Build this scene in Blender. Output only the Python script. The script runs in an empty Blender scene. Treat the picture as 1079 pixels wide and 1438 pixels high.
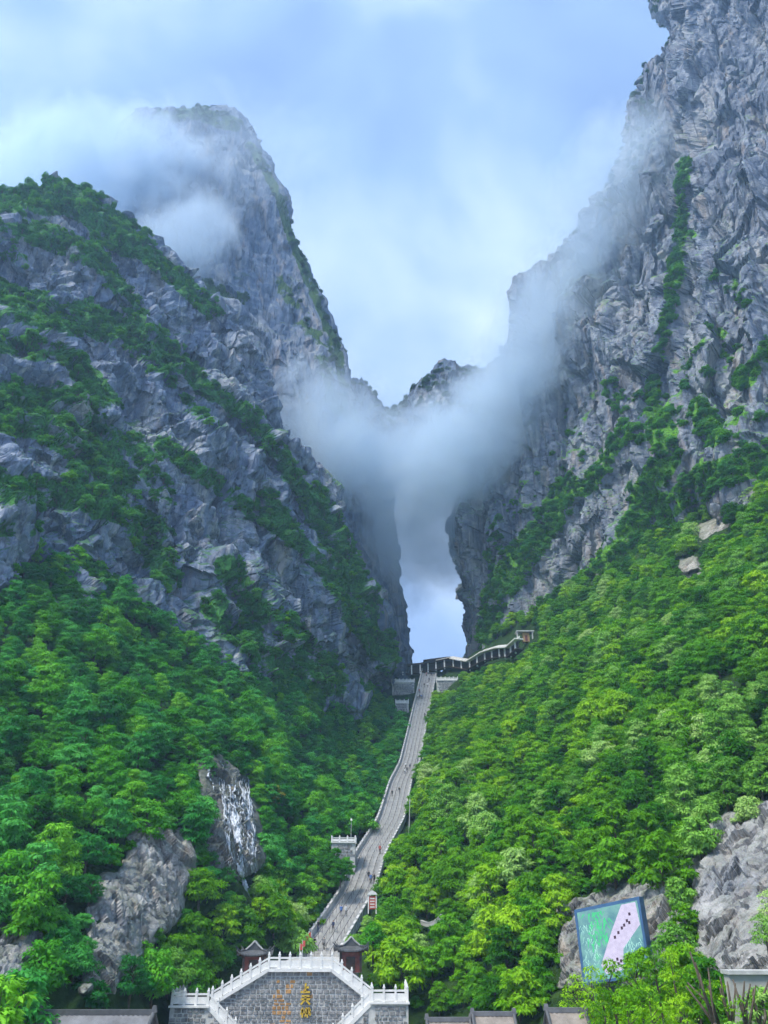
import bpy, bmesh, math, random
import numpy as np
from mathutils import Vector, Matrix, Euler

rng = np.random.default_rng(7)
random.seed(7)
sc = bpy.context.scene
col = sc.collection

# ------------------------------------------------------------------ camera
H = 14.0                      # eye height above the square
PITCH = math.radians(28.0)
F = 1080.0                    # focal length in photograph pixels (1079 wide)
CW, CH = 1079.0, 1438.0
cam_d = bpy.data.cameras.new('camera')
cam_d.sensor_fit = 'HORIZONTAL'; cam_d.sensor_width = 36.0
cam_d.lens = 36.0 * F / CW
cam_d.clip_start = 0.5; cam_d.clip_end = 6000
cam = bpy.data.objects.new('camera', cam_d); col.objects.link(cam)
cam.location = (0, 0, H); cam.rotation_euler = (math.pi / 2 + PITCH, 0, 0)
sc.camera = cam

# ------------------------------------------------------------------ sky, sun, exposure
SUN_EL, SUN_AZ = math.radians(58), math.radians(230)      # azimuth clockwise from +Y: behind the camera, a little to one side
EXPOSURE = 1.92
SKY_STRENGTH = 0.077
SUN_STRENGTH = 1.5
w = bpy.data.worlds.new('World'); sc.world = w; w.use_nodes = True
nt = w.node_tree; nt.nodes.clear()
out = nt.nodes.new('ShaderNodeOutputWorld'); bg = nt.nodes.new('ShaderNodeBackground')
bg.inputs['Strength'].default_value = SKY_STRENGTH
sky = nt.nodes.new('ShaderNodeTexSky'); sky.sky_type = 'NISHITA'; sky.sun_disc = False
sky.sun_elevation = SUN_EL; sky.sun_rotation = SUN_AZ
sky.altitude = 1000; sky.air_density = 1.0; sky.dust_density = 1.0; sky.ozone_density = 2.0
tc = nt.nodes.new('ShaderNodeTexCoord')
mp = nt.nodes.new('ShaderNodeMapping'); mp.inputs['Scale'].default_value = (1, 1, 1.15)
mp.inputs['Location'].default_value = (0.31, 0.1, 0.22)
nz = nt.nodes.new('ShaderNodeTexNoise'); nz.inputs['Scale'].default_value = 2.9
nz.inputs['Detail'].default_value = 7; nz.inputs['Roughness'].default_value = 0.45; nz.inputs['Distortion'].default_value = 0.4
rp = nt.nodes.new('ShaderNodeValToRGB')
rp.color_ramp.elements[0].position = 0.40; rp.color_ramp.elements[0].color = (1.2, 1.8, 3.1, 1)
rp.color_ramp.elements[1].position = 0.70; rp.color_ramp.elements[1].color = (3.7, 4.4, 5.2, 1)
e = rp.color_ramp.elements.new(0.51); e.color = (1.65, 2.4, 3.85, 1)
mx = nt.nodes.new('ShaderNodeMix'); mx.data_type = 'RGBA'; mx.inputs['Factor'].default_value = 0.82
L = nt.links.new
L(tc.outputs['Generated'], mp.inputs['Vector']); L(mp.outputs['Vector'], nz.inputs['Vector']); L(nz.outputs['Fac'], rp.inputs['Fac'])
L(sky.outputs['Color'], mx.inputs['A']); L(rp.outputs['Color'], mx.inputs['B'])
L(mx.outputs['Result'], bg.inputs['Color']); L(bg.outputs['Background'], out.inputs['Surface'])
sd = bpy.data.lights.new('sun', 'SUN'); sd.energy = SUN_STRENGTH; sd.angle = math.radians(14); sd.color = (1.0, 0.95, 0.86)
sun = bpy.data.objects.new('sun', sd); col.objects.link(sun)
sdir = Vector((math.sin(SUN_AZ) * math.cos(SUN_EL), math.cos(SUN_AZ) * math.cos(SUN_EL), math.sin(SUN_EL)))
sun.rotation_euler = sdir.to_track_quat('Z', 'Y').to_euler(); sun.location = (0, -40, 90)
vs = sc.view_settings
vs.view_transform = 'Standard'; vs.look = 'None'; vs.gamma = 1.0; vs.use_curve_mapping = False; vs.exposure = EXPOSURE
cy = sc.cycles
cy.use_denoising = True; cy.adaptive_threshold = 0.03; cy.max_bounces = 8; cy.diffuse_bounces = 2; cy.glossy_bounces = 1
cy.transmission_bounces = 2; cy.transparent_max_bounces = 6; cy.volume_bounces = 5
cy.volume_step_rate = 1.0; cy.volume_max_steps = 256
cy.caustics_reflective = False; cy.caustics_refractive = False; cy.sample_clamp_indirect = 6

# ------------------------------------------------------------------ helpers
CT, ST = math.cos(PITCH), math.sin(PITCH)
def at(px, py, Y):
    """point of the place seen at photograph pixel (px, py), Y metres ahead of the viewpoint; arrays allowed"""
    px = np.asarray(px, float); py = np.asarray(py, float); Y = np.asarray(Y, float)
    a = (px - CW / 2) / F; b = -(py - CH / 2) / F
    dy = CT - b * ST; dz = ST + b * CT
    t = Y / dy
    return np.stack(np.broadcast_arrays(a * t, Y, H + dz * t), -1)
def V(px, py, Y): return Vector(at(px, py, Y).tolist())
def proj(P):
    P = np.asarray(P, float); x, y, z = P[..., 0], P[..., 1], P[..., 2] - H
    zc = y * CT + z * ST; yc = -y * ST + z * CT
    return CW / 2 + F * x / zc, CH / 2 - F * yc / zc, zc

def tag(o, label=None, cat=None, group=None, kind=None):
    if label: o['label'] = label
    if cat: o['category'] = cat
    if group: o['group'] = group
    if kind: o['kind'] = kind
    return o
def empty(name, loc=(0, 0, 0), rz=0.0, parent=None):
    o = bpy.data.objects.new(name, None); col.objects.link(o); o.location = loc; o.rotation_euler = (0, 0, rz); o.empty_display_size = 0.3
    if parent: o.parent = parent
    return o
def link_mesh(name, me, parent=None, loc=None, rot=None):
    o = bpy.data.objects.new(name, me); col.objects.link(o)
    if parent: o.parent = parent
    if loc is not None: o.location = loc
    if rot is not None: o.rotation_euler = rot
    return o
class MB:
    def __init__(s): s.v = []; s.f = []
    def poly(s, pts):
        n = len(s.v); s.v += [tuple(p) for p in pts]; s.f.append(tuple(range(n, n + len(pts)))); return s
    def box(s, c, h, M=None, taper=1.0):
        n = len(s.v)
        for dz in (-1, 1):
            k = taper if dz > 0 else 1
            for dx, dy in ((-1, -1), (1, -1), (1, 1), (-1, 1)):
                p = Vector((c[0] + dx * h[0] * k, c[1] + dy * h[1] * k, c[2] + dz * h[2]))
                s.v.append(tuple(M @ p) if M else tuple(p))
        for q in ((3, 2, 1, 0), (4, 5, 6, 7), (0, 1, 5, 4), (1, 2, 6, 5), (2, 3, 7, 6), (3, 0, 4, 7)): s.f.append(tuple(n + i for i in q))
        return s
    def bar(s, a, b, wd, ht, up=(0, 0, 1)):
        """a bar of rectangular section from a to b"""
        a = Vector(a); b = Vector(b); d = (b - a); l = d.length
        if l < 1e-6: return s
        d.normalize(); r = d.cross(Vector(up))
        if r.length < 1e-4: r = d.cross(Vector((0, 1, 0)))
        r.normalize(); u = r.cross(d)
        n = len(s.v)
        for p in (a, b):
            for i, j in ((-1, -1), (1, -1), (1, 1), (-1, 1)): s.v.append(tuple(p + r * (i * wd / 2) + u * (j * ht / 2)))
        for q in ((0, 1, 2, 3), (7, 6, 5, 4), (0, 4, 5, 1), (1, 5, 6, 2), (2, 6, 7, 3), (3, 7, 4, 0)): s.f.append(tuple(n + i for i in q))
        return s
    def tube(s, pts, rad, seg=6):
        pts = [Vector(p) for p in pts]; n0 = len(s.v)
        for i, p in enumerate(pts):
            d = (pts[min(i + 1, len(pts) - 1)] - pts[max(i - 1, 0)]).normalized()
            r = d.cross(Vector((0.3, 1, 0.1))).normalized(); u = r.cross(d)
            for k in range(seg):
                a = 2 * math.pi * k / seg; s.v.append(tuple(p + (r * math.cos(a) + u * math.sin(a)) * rad[i]))
        for i in range(len(pts) - 1):
            for k in range(seg):
                a = n0 + i * seg + k; b = n0 + i * seg + (k + 1) % seg
                s.f.append((a, b, b + seg, a + seg))
        s.f.append(tuple(n0 + k for k in reversed(range(seg)))); s.f.append(tuple(n0 + (len(pts) - 1) * seg + k for k in range(seg)))
        return s
    def prism(s, pts, off):
        """polygon extruded by a vector"""
        n = len(s.v); k = len(pts); o = Vector(off)
        s.v += [tuple(p) for p in pts]; s.v += [tuple(Vector(p) + o) for p in pts]
        s.f.append(tuple(range(n, n + k))); s.f.append(tuple(reversed(range(n + k, n + 2 * k))))
        for i in range(k): j = (i + 1) % k; s.f.append((n + i, n + k + i, n + k + j, n + j))
        return s
    def mesh(s, name, mat, smooth=False):
        me = bpy.data.meshes.new(name); me.from_pydata(s.v, [], s.f)
        if mat: me.materials.append(mat)
        if smooth: me.polygons.foreach_set('use_smooth', [True] * len(me.polygons))
        me.update(); return me
    def build(s, name, mat, parent=None, smooth=False, loc=None, rot=None):
        return link_mesh(name, s.mesh(name, mat, smooth), parent, loc, rot)

def np_mesh(name, verts, faces, mat=None, smooth=False, matidx=None, mats=None):
    """verts (N,3), faces (M,k) all of one size"""
    me = bpy.data.meshes.new(name); k = faces.shape[1]
    me.vertices.add(len(verts)); me.vertices.foreach_set('co', np.asarray(verts, np.float32).ravel())
    me.loops.add(faces.size); me.loops.foreach_set('vertex_index', faces.astype(np.int32).ravel())
    me.polygons.add(len(faces)); me.polygons.foreach_set('loop_start', np.arange(0, faces.size, k, dtype=np.int32))
    me.polygons.foreach_set('loop_total', np.full(len(faces), k, np.int32))
    if smooth is not None: me.polygons.foreach_set('use_smooth', np.full(len(faces), bool(smooth)))
    for m in (mats or ([mat] if mat else [])): me.materials.append(m)
    if matidx is not None: me.polygons.foreach_set('material_index', matidx.astype(np.int32))
    me.update(calc_edges=True); me.validate(); return me
def grid_faces(n, m):
    i = np.arange(n - 1)[:, None] * m + np.arange(m - 1)[None]
    return np.stack([i, i + 1, i + m + 1, i + m], -1).reshape(-1, 4)
def grid_normals(P):
    du = np.gradient(P, axis=0); dv = np.gradient(P, axis=1)
    n = np.cross(dv, du); return n / np.maximum(np.linalg.norm(n, axis=-1, keepdims=True), 1e-9)

# ---- noise
def hsh(ix, iy, iz, seed):
    h = (ix.astype(np.uint32) * np.uint32(374761393)) ^ (iy.astype(np.uint32) * np.uint32(668265263)) ^ (iz.astype(np.uint32) * np.uint32(2147483647 - 1442)) ^ np.uint32((seed * 974711 + 12345) & 0xffffffff)
    h = (h ^ (h >> np.uint32(13))) * np.uint32(1274126177); h = (h ^ (h >> np.uint32(16))) * np.uint32(2246822519)
    h ^= h >> np.uint32(15)
    return (h & np.uint32(0xffffff)).astype(np.float32) / np.float32(0xffffff)
def vnoise(P, seed=0):
    P = np.asarray(P, np.float32); i = np.floor(P).astype(np.int64); f = P - i; f = f * f * (3 - 2 * f); r = 0
    for dx in (0, 1):
        wx = f[..., 0] if dx else 1 - f[..., 0]
        for dy in (0, 1):
            wy = f[..., 1] if dy else 1 - f[..., 1]
            for dz in (0, 1):
                wz = f[..., 2] if dz else 1 - f[..., 2]
                r = r + wx * wy * wz * hsh(i[..., 0] + dx, i[..., 1] + dy, i[..., 2] + dz, seed)
    return r * 2 - 1
def fbm(P, oct=4, seed=0, gain=0.5):
    r = 0; a = 1.0; P = np.asarray(P, np.float32)
    for o in range(oct): r = r + a * vnoise(P * (2.03 ** o) + 17.3 * o, seed + o); a *= gain
    return r
def facets(P, size, seed):
    """fractured blocks: per-cell random level, tilted block face, distance to the crack"""
    q = (np.asarray(P, np.float32) / np.asarray(size, np.float32)); i = np.floor(q).astype(np.int64)
    b1 = np.full(q.shape[:-1], 9e9, np.float32); b2 = b1.copy(); lev = np.zeros_like(b1); til = np.zeros_like(b1)
    for dx in (-1, 0, 1):
        for dy in (-1, 0, 1):
            for dz in (-1, 0, 1):
                c = [i[..., 0] + dx, i[..., 1] + dy, i[..., 2] + dz]
                d = [q[..., k] - (c[k] + 0.15 + 0.7 * hsh(*c, seed + k)) for k in range(3)]
                d2 = d[0] ** 2 + d[1] ** 2 + d[2] ** 2
                r = hsh(*c, seed + 5); near = d2 < b1
                b2 = np.where(near, b1, np.minimum(b2, d2)); b1 = np.where(near, d2, b1)
                lev = np.where(near, r, lev)
                t = d[0] * (hsh(*c, seed + 6) - 0.5) + d[1] * (hsh(*c, seed + 7) - 0.5) + d[2] * (hsh(*c, seed + 8) - 0.5)
                til = np.where(near, t * 2, til)
    return lev * 2 - 1, til, np.sqrt(b2) - np.sqrt(b1)
def rotm(ax, ang): return np.array(Matrix.Rotation(math.radians(ang), 3, ax))
def in_poly(px, py, poly):
    px = np.asarray(px, float); py = np.asarray(py, float); c = np.zeros(np.broadcast(px, py).shape, bool); n = len(poly)
    for k in range(n):
        x1, y1 = poly[k]; x2, y2 = poly[(k + 1) % n]
        if y1 == y2: continue
        c ^= ((y1 > py) != (y2 > py)) & (px < (x2 - x1) * (py - y1) / (y2 - y1) + x1)
    return c
def seg_dist(px, py, pts, closed=False):
    d = np.full(np.broadcast(px, py).shape, 1e9); P = list(pts) + ([pts[0]] if closed else [])
    for (x1, y1), (x2, y2) in zip(P[:-1], P[1:]):
        dx, dy = x2 - x1, y2 - y1; t = np.clip(((px - x1) * dx + (py - y1) * dy) / (dx * dx + dy * dy + 1e-9), 0, 1)
        d = np.minimum(d, np.hypot(px - x1 - t * dx, py - y1 - t * dy))
    return d
def sstep(a, b, x):
    t = np.clip((x - a) / (b - a), 0, 1); return t * t * (3 - 2 * t)
def cr_resample(C, n, axis=0):
    """Catmull-Rom resampling of an array of control rows along an axis"""
    C = np.moveaxis(np.asarray(C, float), axis, 0); k = len(C); t = np.linspace(0, k - 1, n); i = np.clip(t.astype(int), 0, k - 2)
    u = (t - i).reshape((-1,) + (1,) * (C.ndim - 1))
    p0, p1, p2, p3 = C[np.clip(i - 1, 0, k - 1)], C[i], C[i + 1], C[np.clip(i + 2, 0, k - 1)]
    r = 0.5 * (2 * p1 + (p2 - p0) * u + (2 * p0 - 5 * p1 + 4 * p2 - p3) * u ** 2 + (3 * p1 - p0 - 3 * p2 + p3) * u ** 3)
    return np.moveaxis(r, 0, axis)

# ------------------------------------------------------------------ materials
class NT:
    def __init__(s, name):
        s.m = bpy.data.materials.new(name); s.m.use_nodes = True; s.t = s.m.node_tree; s.t.nodes.clear()
        s.o = s.n('ShaderNodeOutputMaterial')
    def n(s, typ, **kw):
        d = s.t.nodes.new(typ)
        for k, v in kw.items(): setattr(d, k, v)
        return d
    def l(s, a, b): s.t.links.new(a, b)
    def pos(s, scale=(1, 1, 1), obj=False, rot=(0, 0, 0)):
        if obj: c = s.n('ShaderNodeTexCoord').outputs['Object']
        else: c = s.n('ShaderNodeNewGeometry').outputs['Position']
        m = s.n('ShaderNodeMapping'); m.inputs['Scale'].default_value = scale; m.inputs['Rotation'].default_value = rot; s.l(c, m.inputs['Vector']); return m.outputs['Vector']
    def noise(s, vec, scale, detail=4, rough=0.55, dist=0.0):
        d = s.n('ShaderNodeTexNoise'); d.inputs['Scale'].default_value = scale; d.inputs['Detail'].default_value = detail
        d.inputs['Roughness'].default_value = rough; d.inputs['Distortion'].default_value = dist; s.l(vec, d.inputs['Vector']); return d.outputs['Fac']
    def ramp(s, fac, stops, interp='LINEAR'):
        d = s.n('ShaderNodeValToRGB'); d.color_ramp.interpolation = interp; els = d.color_ramp.elements
        while len(els) < len(stops): els.new(0.5)
        for e, (p, c) in zip(els, stops): e.position = p; e.color = (c, c, c, 1) if not hasattr(c, '__len__') else (*c, 1)
        s.l(fac, d.inputs['Fac']); return d.outputs['Color']
    def mix(s, fac, a, b, blend='MIX'):
        d = s.n('ShaderNodeMix', data_type='RGBA', blend_type=blend)
        for v, k in ((fac, 'Factor'), (a, 'A'), (b, 'B')):
            if isinstance(v, bpy.types.NodeSocket): s.l(v, d.inputs[k])
            elif hasattr(v, '__len__'): d.inputs[k].default_value = (*v, 1)
            else: d.inputs[k].default_value = v
        return d.outputs['Result']
    def math(s, op, a, b=0.0, clamp=False):
        d = s.n('ShaderNodeMath', operation=op, use_clamp=clamp)
        for i, v in enumerate((a, b)):
            if isinstance(v, bpy.types.NodeSocket): s.l(v, d.inputs[i])
            else: d.inputs[i].default_value = v
        return d.outputs[0]
    def bsdf(s, colr, rough=0.8, bump=None, bstr=0.5, bdist=0.1, spec=0.3):
        d = s.n('ShaderNodeBsdfPrincipled')
        if isinstance(colr, bpy.types.NodeSocket): s.l(colr, d.inputs['Base Color'])
        else: d.inputs['Base Color'].default_value = (*colr, 1)
        if isinstance(rough, bpy.types.NodeSocket): s.l(rough, d.inputs['Roughness'])
        else: d.inputs['Roughness'].default_value = rough
        d.inputs['Specular IOR Level'].default_value = spec
        if bump is not None:
            b = s.n('ShaderNodeBump'); b.inputs['Strength'].default_value = bstr; b.inputs['Distance'].default_value = bdist
            s.l(bump, b.inputs['Height']); s.l(b.outputs['Normal'], d.inputs['Normal'])
        s.l(d.outputs['BSDF'], s.o.inputs['Surface']); return d

def rock_mat(name, lo, mid, hi, ochre=0.35, white=0.4, moss=0.5, scale=1.0, mosscol=(0.05, 0.11, 0.025), bd=0.3):
    t = NT(name); p = t.pos()
    n = t.noise(p, 0.22 * scale, 9, 0.65, 0.4); big = t.noise(p, 0.035 * scale, 4, 0.5)
    c = t.ramp(n, [(0.3, lo), (0.5, mid), (0.68, hi)])
    c = t.mix(t.ramp(big, [(0.35, 0.0), (0.65, 0.45)]), c, tuple(x * 0.75 for x in mid))
    b2 = t.noise(t.pos((0.05 * scale, 0.05 * scale, 0.022 * scale), rot=(0.2, 0.35, 0.7)), 1.0, 5, 0.6, 0.8)
    c = t.mix(t.math('MULTIPLY', t.ramp(b2, [(0.52, 0.0), (0.66, 1.0)]), 0.5), c, (0.44, 0.42, 0.385))
    c = t.mix(t.math('MULTIPLY', t.ramp(b2, [(0.3, 1.0), (0.46, 0.0)]), 0.62), c, tuple(x * k_ for x, k_ in zip(mid, (0.42, 0.5, 0.62))))
    st = t.pos((0.32 * scale, 0.32 * scale, 0.028 * scale))
    s1 = t.noise(st, 1.0, 5, 0.6, 0.6)
    c = t.mix(t.math('MULTIPLY', t.ramp(s1, [(0.56, 0.0), (0.68, 1.0)]), white), c, (0.52, 0.52, 0.5))
    s2 = t.noise(t.pos((0.2 * scale, 0.2 * scale, 0.04 * scale), rot=(0.1, 0.2, 2.0)), 0.8, 4, 0.6, 0.5)
    c = t.mix(t.math('MULTIPLY', t.ramp(s2, [(0.55, 0.0), (0.7, 1.0)]), ochre), c, (0.4, 0.29, 0.19))
    s3 = t.noise(t.pos((0.45 * scale, 0.45 * scale, 0.03 * scale), rot=(0.05, 0.1, 1.0)), 1.0, 4, 0.6)
    c = t.mix(t.math('MULTIPLY', t.ramp(s3, [(0.53, 0.0), (0.63, 1.0)]), 0.72), c, tuple(x * 0.35 for x in mid))
    g = t.n('ShaderNodeNewGeometry'); sx = t.n('ShaderNodeSeparateXYZ'); t.l(g.outputs['Normal'], sx.inputs[0])
    mz = t.ramp(t.math('ADD', sx.outputs['Z'], t.math('MULTIPLY', t.math('SUBTRACT', t.noise(p, 0.12 * scale, 6, 0.6), 0.5), 1.4)), [(0.42, 0.0), (0.68, 1.0)])
    mc = t.mix(t.noise(p, 0.7 * scale, 3), mosscol, tuple(x * 0.5 for x in mosscol))
    c = t.mix(t.math('MULTIPLY', mz, moss), c, mc)
    ga = t.n('ShaderNodeAttribute'); ga.attribute_name = 'grass'
    gf = t.ramp(t.math('ADD', ga.outputs['Fac'], t.math('MULTIPLY', t.math('SUBTRACT', t.noise(p, 0.9, 5, 0.65), 0.5), 0.7)), [(0.46, 0.0), (0.62, 1.0)])
    c = t.mix(gf, c, t.ramp(t.noise(p, 1.3, 4, 0.6), [(0.35, tuple(x * 0.45 for x in mosscol)), (0.65, tuple(x * 1.35 for x in mosscol))]))
    vo = t.n('ShaderNodeTexVoronoi', feature='DISTANCE_TO_EDGE'); vo.inputs['Scale'].default_value = 0.55 * scale
    t.l(t.mix(0.12, t.pos((1, 1, 0.6)), t.n('ShaderNodeTexNoise').outputs['Color']), vo.inputs['Vector'])
    hgt = t.math('ADD', t.math('MULTIPLY', t.ramp(vo.outputs['Distance'], [(0.0, 0.0), (0.12, 1.0)]), 0.5), t.noise(p, 0.9 * scale, 8, 0.7))
    t.bsdf(c, 0.85, hgt, 0.9, bd, 0.2); return t.m

def leaf_mat(name, a, b, c3, yellow=0.0, ycol=(0.3, 0.22, 0.03)):
    t = NT(name)
    oi = t.n('ShaderNodeObjectInfo'); p = t.pos()
    big = t.noise(p, 0.045, 3, 0.5); small = t.noise(p, 1.1, 3, 0.6)
    f = t.math('ADD', t.math('MULTIPLY', oi.outputs['Random'], 0.42), t.math('ADD', t.math('MULTIPLY', big, 0.62), t.math('MULTIPLY', small, 0.42)))
    colr = t.ramp(f, [(0.45, a), (0.72, b), (1.0, c3)])
    if yellow: colr = t.mix(t.math('MULTIPLY', t.ramp(small, [(0.5, 0.0), (0.62, 1.0)]), yellow), colr, ycol)
    d = t.n('ShaderNodeBsdfPrincipled'); t.l(colr, d.inputs['Base Color']); d.inputs['Roughness'].default_value = 0.5; d.inputs['Specular IOR Level'].default_value = 0.12
    tr = t.n('ShaderNodeBsdfTranslucent'); t.l(t.mix(0.55, colr, (0.12, 0.34, 0.01)), tr.inputs['Color'])
    m = t.n('ShaderNodeMixShader'); m.inputs[0].default_value = 0.35
    t.l(d.outputs['BSDF'], m.inputs[1]); t.l(tr.outputs['BSDF'], m.inputs[2]); t.l(m.outputs['Shader'], t.o.inputs['Surface']); return t.m

def plain(name, c, rough=0.75, var=0.25, scale=2.0, bump=0.02, spec=0.3):
    t = NT(name); p = t.pos(); n = t.noise(p, scale, 6, 0.6)
    t.bsdf(t.mix(t.ramp(n, [(0.3, 0.0), (0.7, 1.0)]), tuple(x * (1 - var) for x in c), tuple(min(1, x * (1 + var)) for x in c)), rough, n if bump else None, 0.4, bump, spec); return t.m
def emis(name, c, s):
    t = NT(name); d = t.n('ShaderNodeEmission'); n = t.noise(t.pos(), 3.0, 4)
    t.l(t.mix(t.ramp(n, [(0.3, 0.0), (0.7, 1.0)]), tuple(x * 0.8 for x in c), c), d.inputs['Color']); d.inputs['Strength'].default_value = s
    t.l(d.outputs[0], t.o.inputs['Surface']); return t.m

M = {}
M['cliff_near'] = rock_mat('limestone_cliff', (0.06, 0.082, 0.135), (0.18, 0.225, 0.315), (0.39, 0.43, 0.51), 0.28, 0.6, 0.8, mosscol=(0.045, 0.17, 0.03))  # grey rock; blue of the skylit shade is mixed into its colour
M['cliff_sunny'] = rock_mat('limestone_cliff_pale', (0.06, 0.076, 0.11), (0.18, 0.206, 0.255), (0.4, 0.415, 0.43), 0.5, 0.4, 0.75, mosscol=(0.10, 0.27, 0.02))
M['cliff_far'] = rock_mat('limestone_peak', (0.05, 0.075, 0.125), (0.125, 0.17, 0.25), (0.29, 0.32, 0.36), 0.5, 0.4, 0.6, 0.7)  # skylight blue is put into the far rock colour as well
M['outcrop'] = rock_mat('outcrop_rock', (0.16, 0.155, 0.155), (0.34, 0.335, 0.335), (0.52, 0.51, 0.5), 0.25, 0.5, 0.25, 2.2, bd=0.12)
M['outcrop_ochre'] = rock_mat('outcrop_rock_stained', (0.09, 0.09, 0.09), (0.29, 0.285, 0.28), (0.5, 0.49, 0.47), 0.5, 0.6, 0.35, 2.2, bd=0.15)
M['tan_rock'] = rock_mat('tan_rock', (0.18, 0.16, 0.13), (0.38, 0.35, 0.3), (0.55, 0.52, 0.47), 0.5, 0.4, 0.4, 1.5, bd=0.2)
M['wet_rock'] = rock_mat('wet_rock', (0.06, 0.058, 0.058), (0.17, 0.165, 0.16), (0.3, 0.29, 0.28), 0.5, 0.3, 0.35, 2.5, bd=0.12)
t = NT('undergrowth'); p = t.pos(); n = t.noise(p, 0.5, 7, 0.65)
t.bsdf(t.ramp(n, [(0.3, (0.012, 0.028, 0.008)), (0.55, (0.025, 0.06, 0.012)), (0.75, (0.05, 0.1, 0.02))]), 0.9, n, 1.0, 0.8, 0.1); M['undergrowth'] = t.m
M['ground'] = plain('paving', (0.24, 0.235, 0.23), 0.85, 0.25, 0.6, 0.03)
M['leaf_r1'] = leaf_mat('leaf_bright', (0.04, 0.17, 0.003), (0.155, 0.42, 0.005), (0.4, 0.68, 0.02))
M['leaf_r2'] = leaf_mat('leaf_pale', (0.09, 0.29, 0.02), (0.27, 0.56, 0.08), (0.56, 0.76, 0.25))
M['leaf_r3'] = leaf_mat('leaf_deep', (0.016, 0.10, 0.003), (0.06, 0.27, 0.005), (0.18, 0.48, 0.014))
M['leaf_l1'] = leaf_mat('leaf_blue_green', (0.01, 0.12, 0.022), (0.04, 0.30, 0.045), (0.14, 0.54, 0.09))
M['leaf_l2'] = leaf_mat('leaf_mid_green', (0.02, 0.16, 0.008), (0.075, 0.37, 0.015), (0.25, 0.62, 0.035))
M['leaf_c'] = leaf_mat('leaf_cliff_shrub', (0.018, 0.13, 0.03), (0.055, 0.28, 0.045), (0.16, 0.46, 0.07))
M['leaf_far'] = leaf_mat('leaf_far', (0.012, 0.04, 0.018), (0.02, 0.065, 0.025), (0.035, 0.09, 0.035))
M['leaf_y'] = leaf_mat('leaf_yellowing', (0.05, 0.16, 0.015), (0.12, 0.26, 0.02), (0.3, 0.34, 0.04), 0.7, (0.5, 0.36, 0.06))
M['bark'] = plain('bark', (0.1, 0.08, 0.06), 0.9, 0.4, 4.0, 0.03)
M['stone_step'] = plain('stone_steps', (0.47, 0.465, 0.45), 0.85, 0.18, 0.8, 0.02)
M['marble'] = plain('white_marble', (0.76, 0.755, 0.73), 0.6, 0.12, 1.5, 0.01)
M['marble_old'] = plain('weathered_marble', (0.5, 0.5, 0.49), 0.7, 0.2, 1.5, 0.01)
M['stone'] = plain('wall_stone', (0.24, 0.24, 0.24), 0.85, 0.6, 1.3, 0.03)
M['stone_orange'] = plain('stained_stone', (0.42, 0.24, 0.1), 0.85, 0.4, 1.3, 0.03)
M['mortar'] = plain('mortar', (0.52, 0.52, 0.5), 0.9, 0.2, 2.0, 0.02)
M['gold'] = plain('gold_paint', (0.62, 0.42, 0.05), 0.5, 0.15, 3.0, 0)
M['red_wood'] = plain('red_lacquer', (0.17, 0.055, 0.045), 0.6, 0.25, 2.0, 0.01)
M['dark_wood'] = plain('dark_wood', (0.05, 0.035, 0.03), 0.6, 0.3, 2.0, 0.01)
M['roof_dark'] = plain('dark_roof_tile', (0.09, 0.095, 0.10), 0.55, 0.3, 1.6, 0.02)
M['roof_grey'] = plain('grey_roof_tile', (0.15, 0.155, 0.165), 0.6, 0.3, 1.2, 0.02)
M['roof_brown'] = plain('brown_roof_tile', (0.24, 0.21, 0.18), 0.7, 0.3, 1.2, 0.02)
M['plaster'] = plain('plaster', (0.42, 0.42, 0.4), 0.85, 0.15, 1.2, 0.01)
M['metal_blue'] = plain('blue_steel', (0.06, 0.14, 0.28), 0.45, 0.15, 1.0, 0)
M['iron'] = plain('iron', (0.13, 0.13, 0.13), 0.5, 0.2, 2.0, 0)
M['tan_wood'] = plain('tan_wood', (0.42, 0.26, 0.12), 0.7, 0.2, 2.0, 0.01)
M['red_paint'] = plain('red_paint', (0.5, 0.09, 0.06), 0.6, 0.2, 3.0, 0)
M['white_paint'] = plain('white_paint', (0.75, 0.74, 0.72), 0.5, 0.08, 3.0, 0)
t = NT('white_water'); n = t.noise(t.pos((2, 2, 0.6)), 1.2, 5, 0.6)
t.bsdf(t.ramp(n, [(0.3, (0.36, 0.4, 0.45)), (0.7, (0.72, 0.76, 0.8))]), 0.35, n, 0.4, 0.1); M['water'] = t.m
M['lawn'] = plain('lawn', (0.09, 0.24, 0.03), 0.9, 0.3, 2.0, 0.05)

# ------------------------------------------------------------------ the ground and the slope
gm = MB().poly([(-780, -60, 0), (780, -60, 0), (780, 760, 0), (-780, 760, 0)])
g = gm.build('ground', M['ground']); tag(g, 'grey paved square spreading below the mountain', 'ground', kind='structure')

CP = []
def colm(c, L): CP.extend((c, y, d) for y, d in L)
colm(-120, [(1520, 60), (1438, 72), (1300, 88), (1150, 105), (1000, 122), (880, 138), (770, 155), (700, 165)])
colm(100, [(1520, 70), (1438, 80), (1300, 95), (1150, 112), (1000, 140), (900, 160), (830, 175), (760, 187)])
colm(290, [(1520, 106), (1438, 112), (1370, 115), (1300, 119), (1150, 133), (1050, 155), (980, 185), (930, 208), (860, 222)])
colm(430, [(1520, 108), (1438, 115), (1250, 147), (1150, 182), (1050, 228), (980, 255), (900, 275)])
colm(605, [(1520, 104), (1438, 112), (1345, 121), (1256, 140), (1180, 160)])
colm(700, [(1520, 88), (1438, 98), (1340, 110), (1240, 125), (1140, 152), (1040, 202), (960, 262), (900, 305)])
colm(850, [(1520, 75), (1438, 85), (1320, 97), (1200, 112), (1080, 135), (980, 165), (900, 205), (830, 245)])
colm(1000, [(1520, 62), (1438, 70), (1300, 84), (1170, 98), (1040, 115), (900, 145), (800, 185), (720, 218)])
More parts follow.
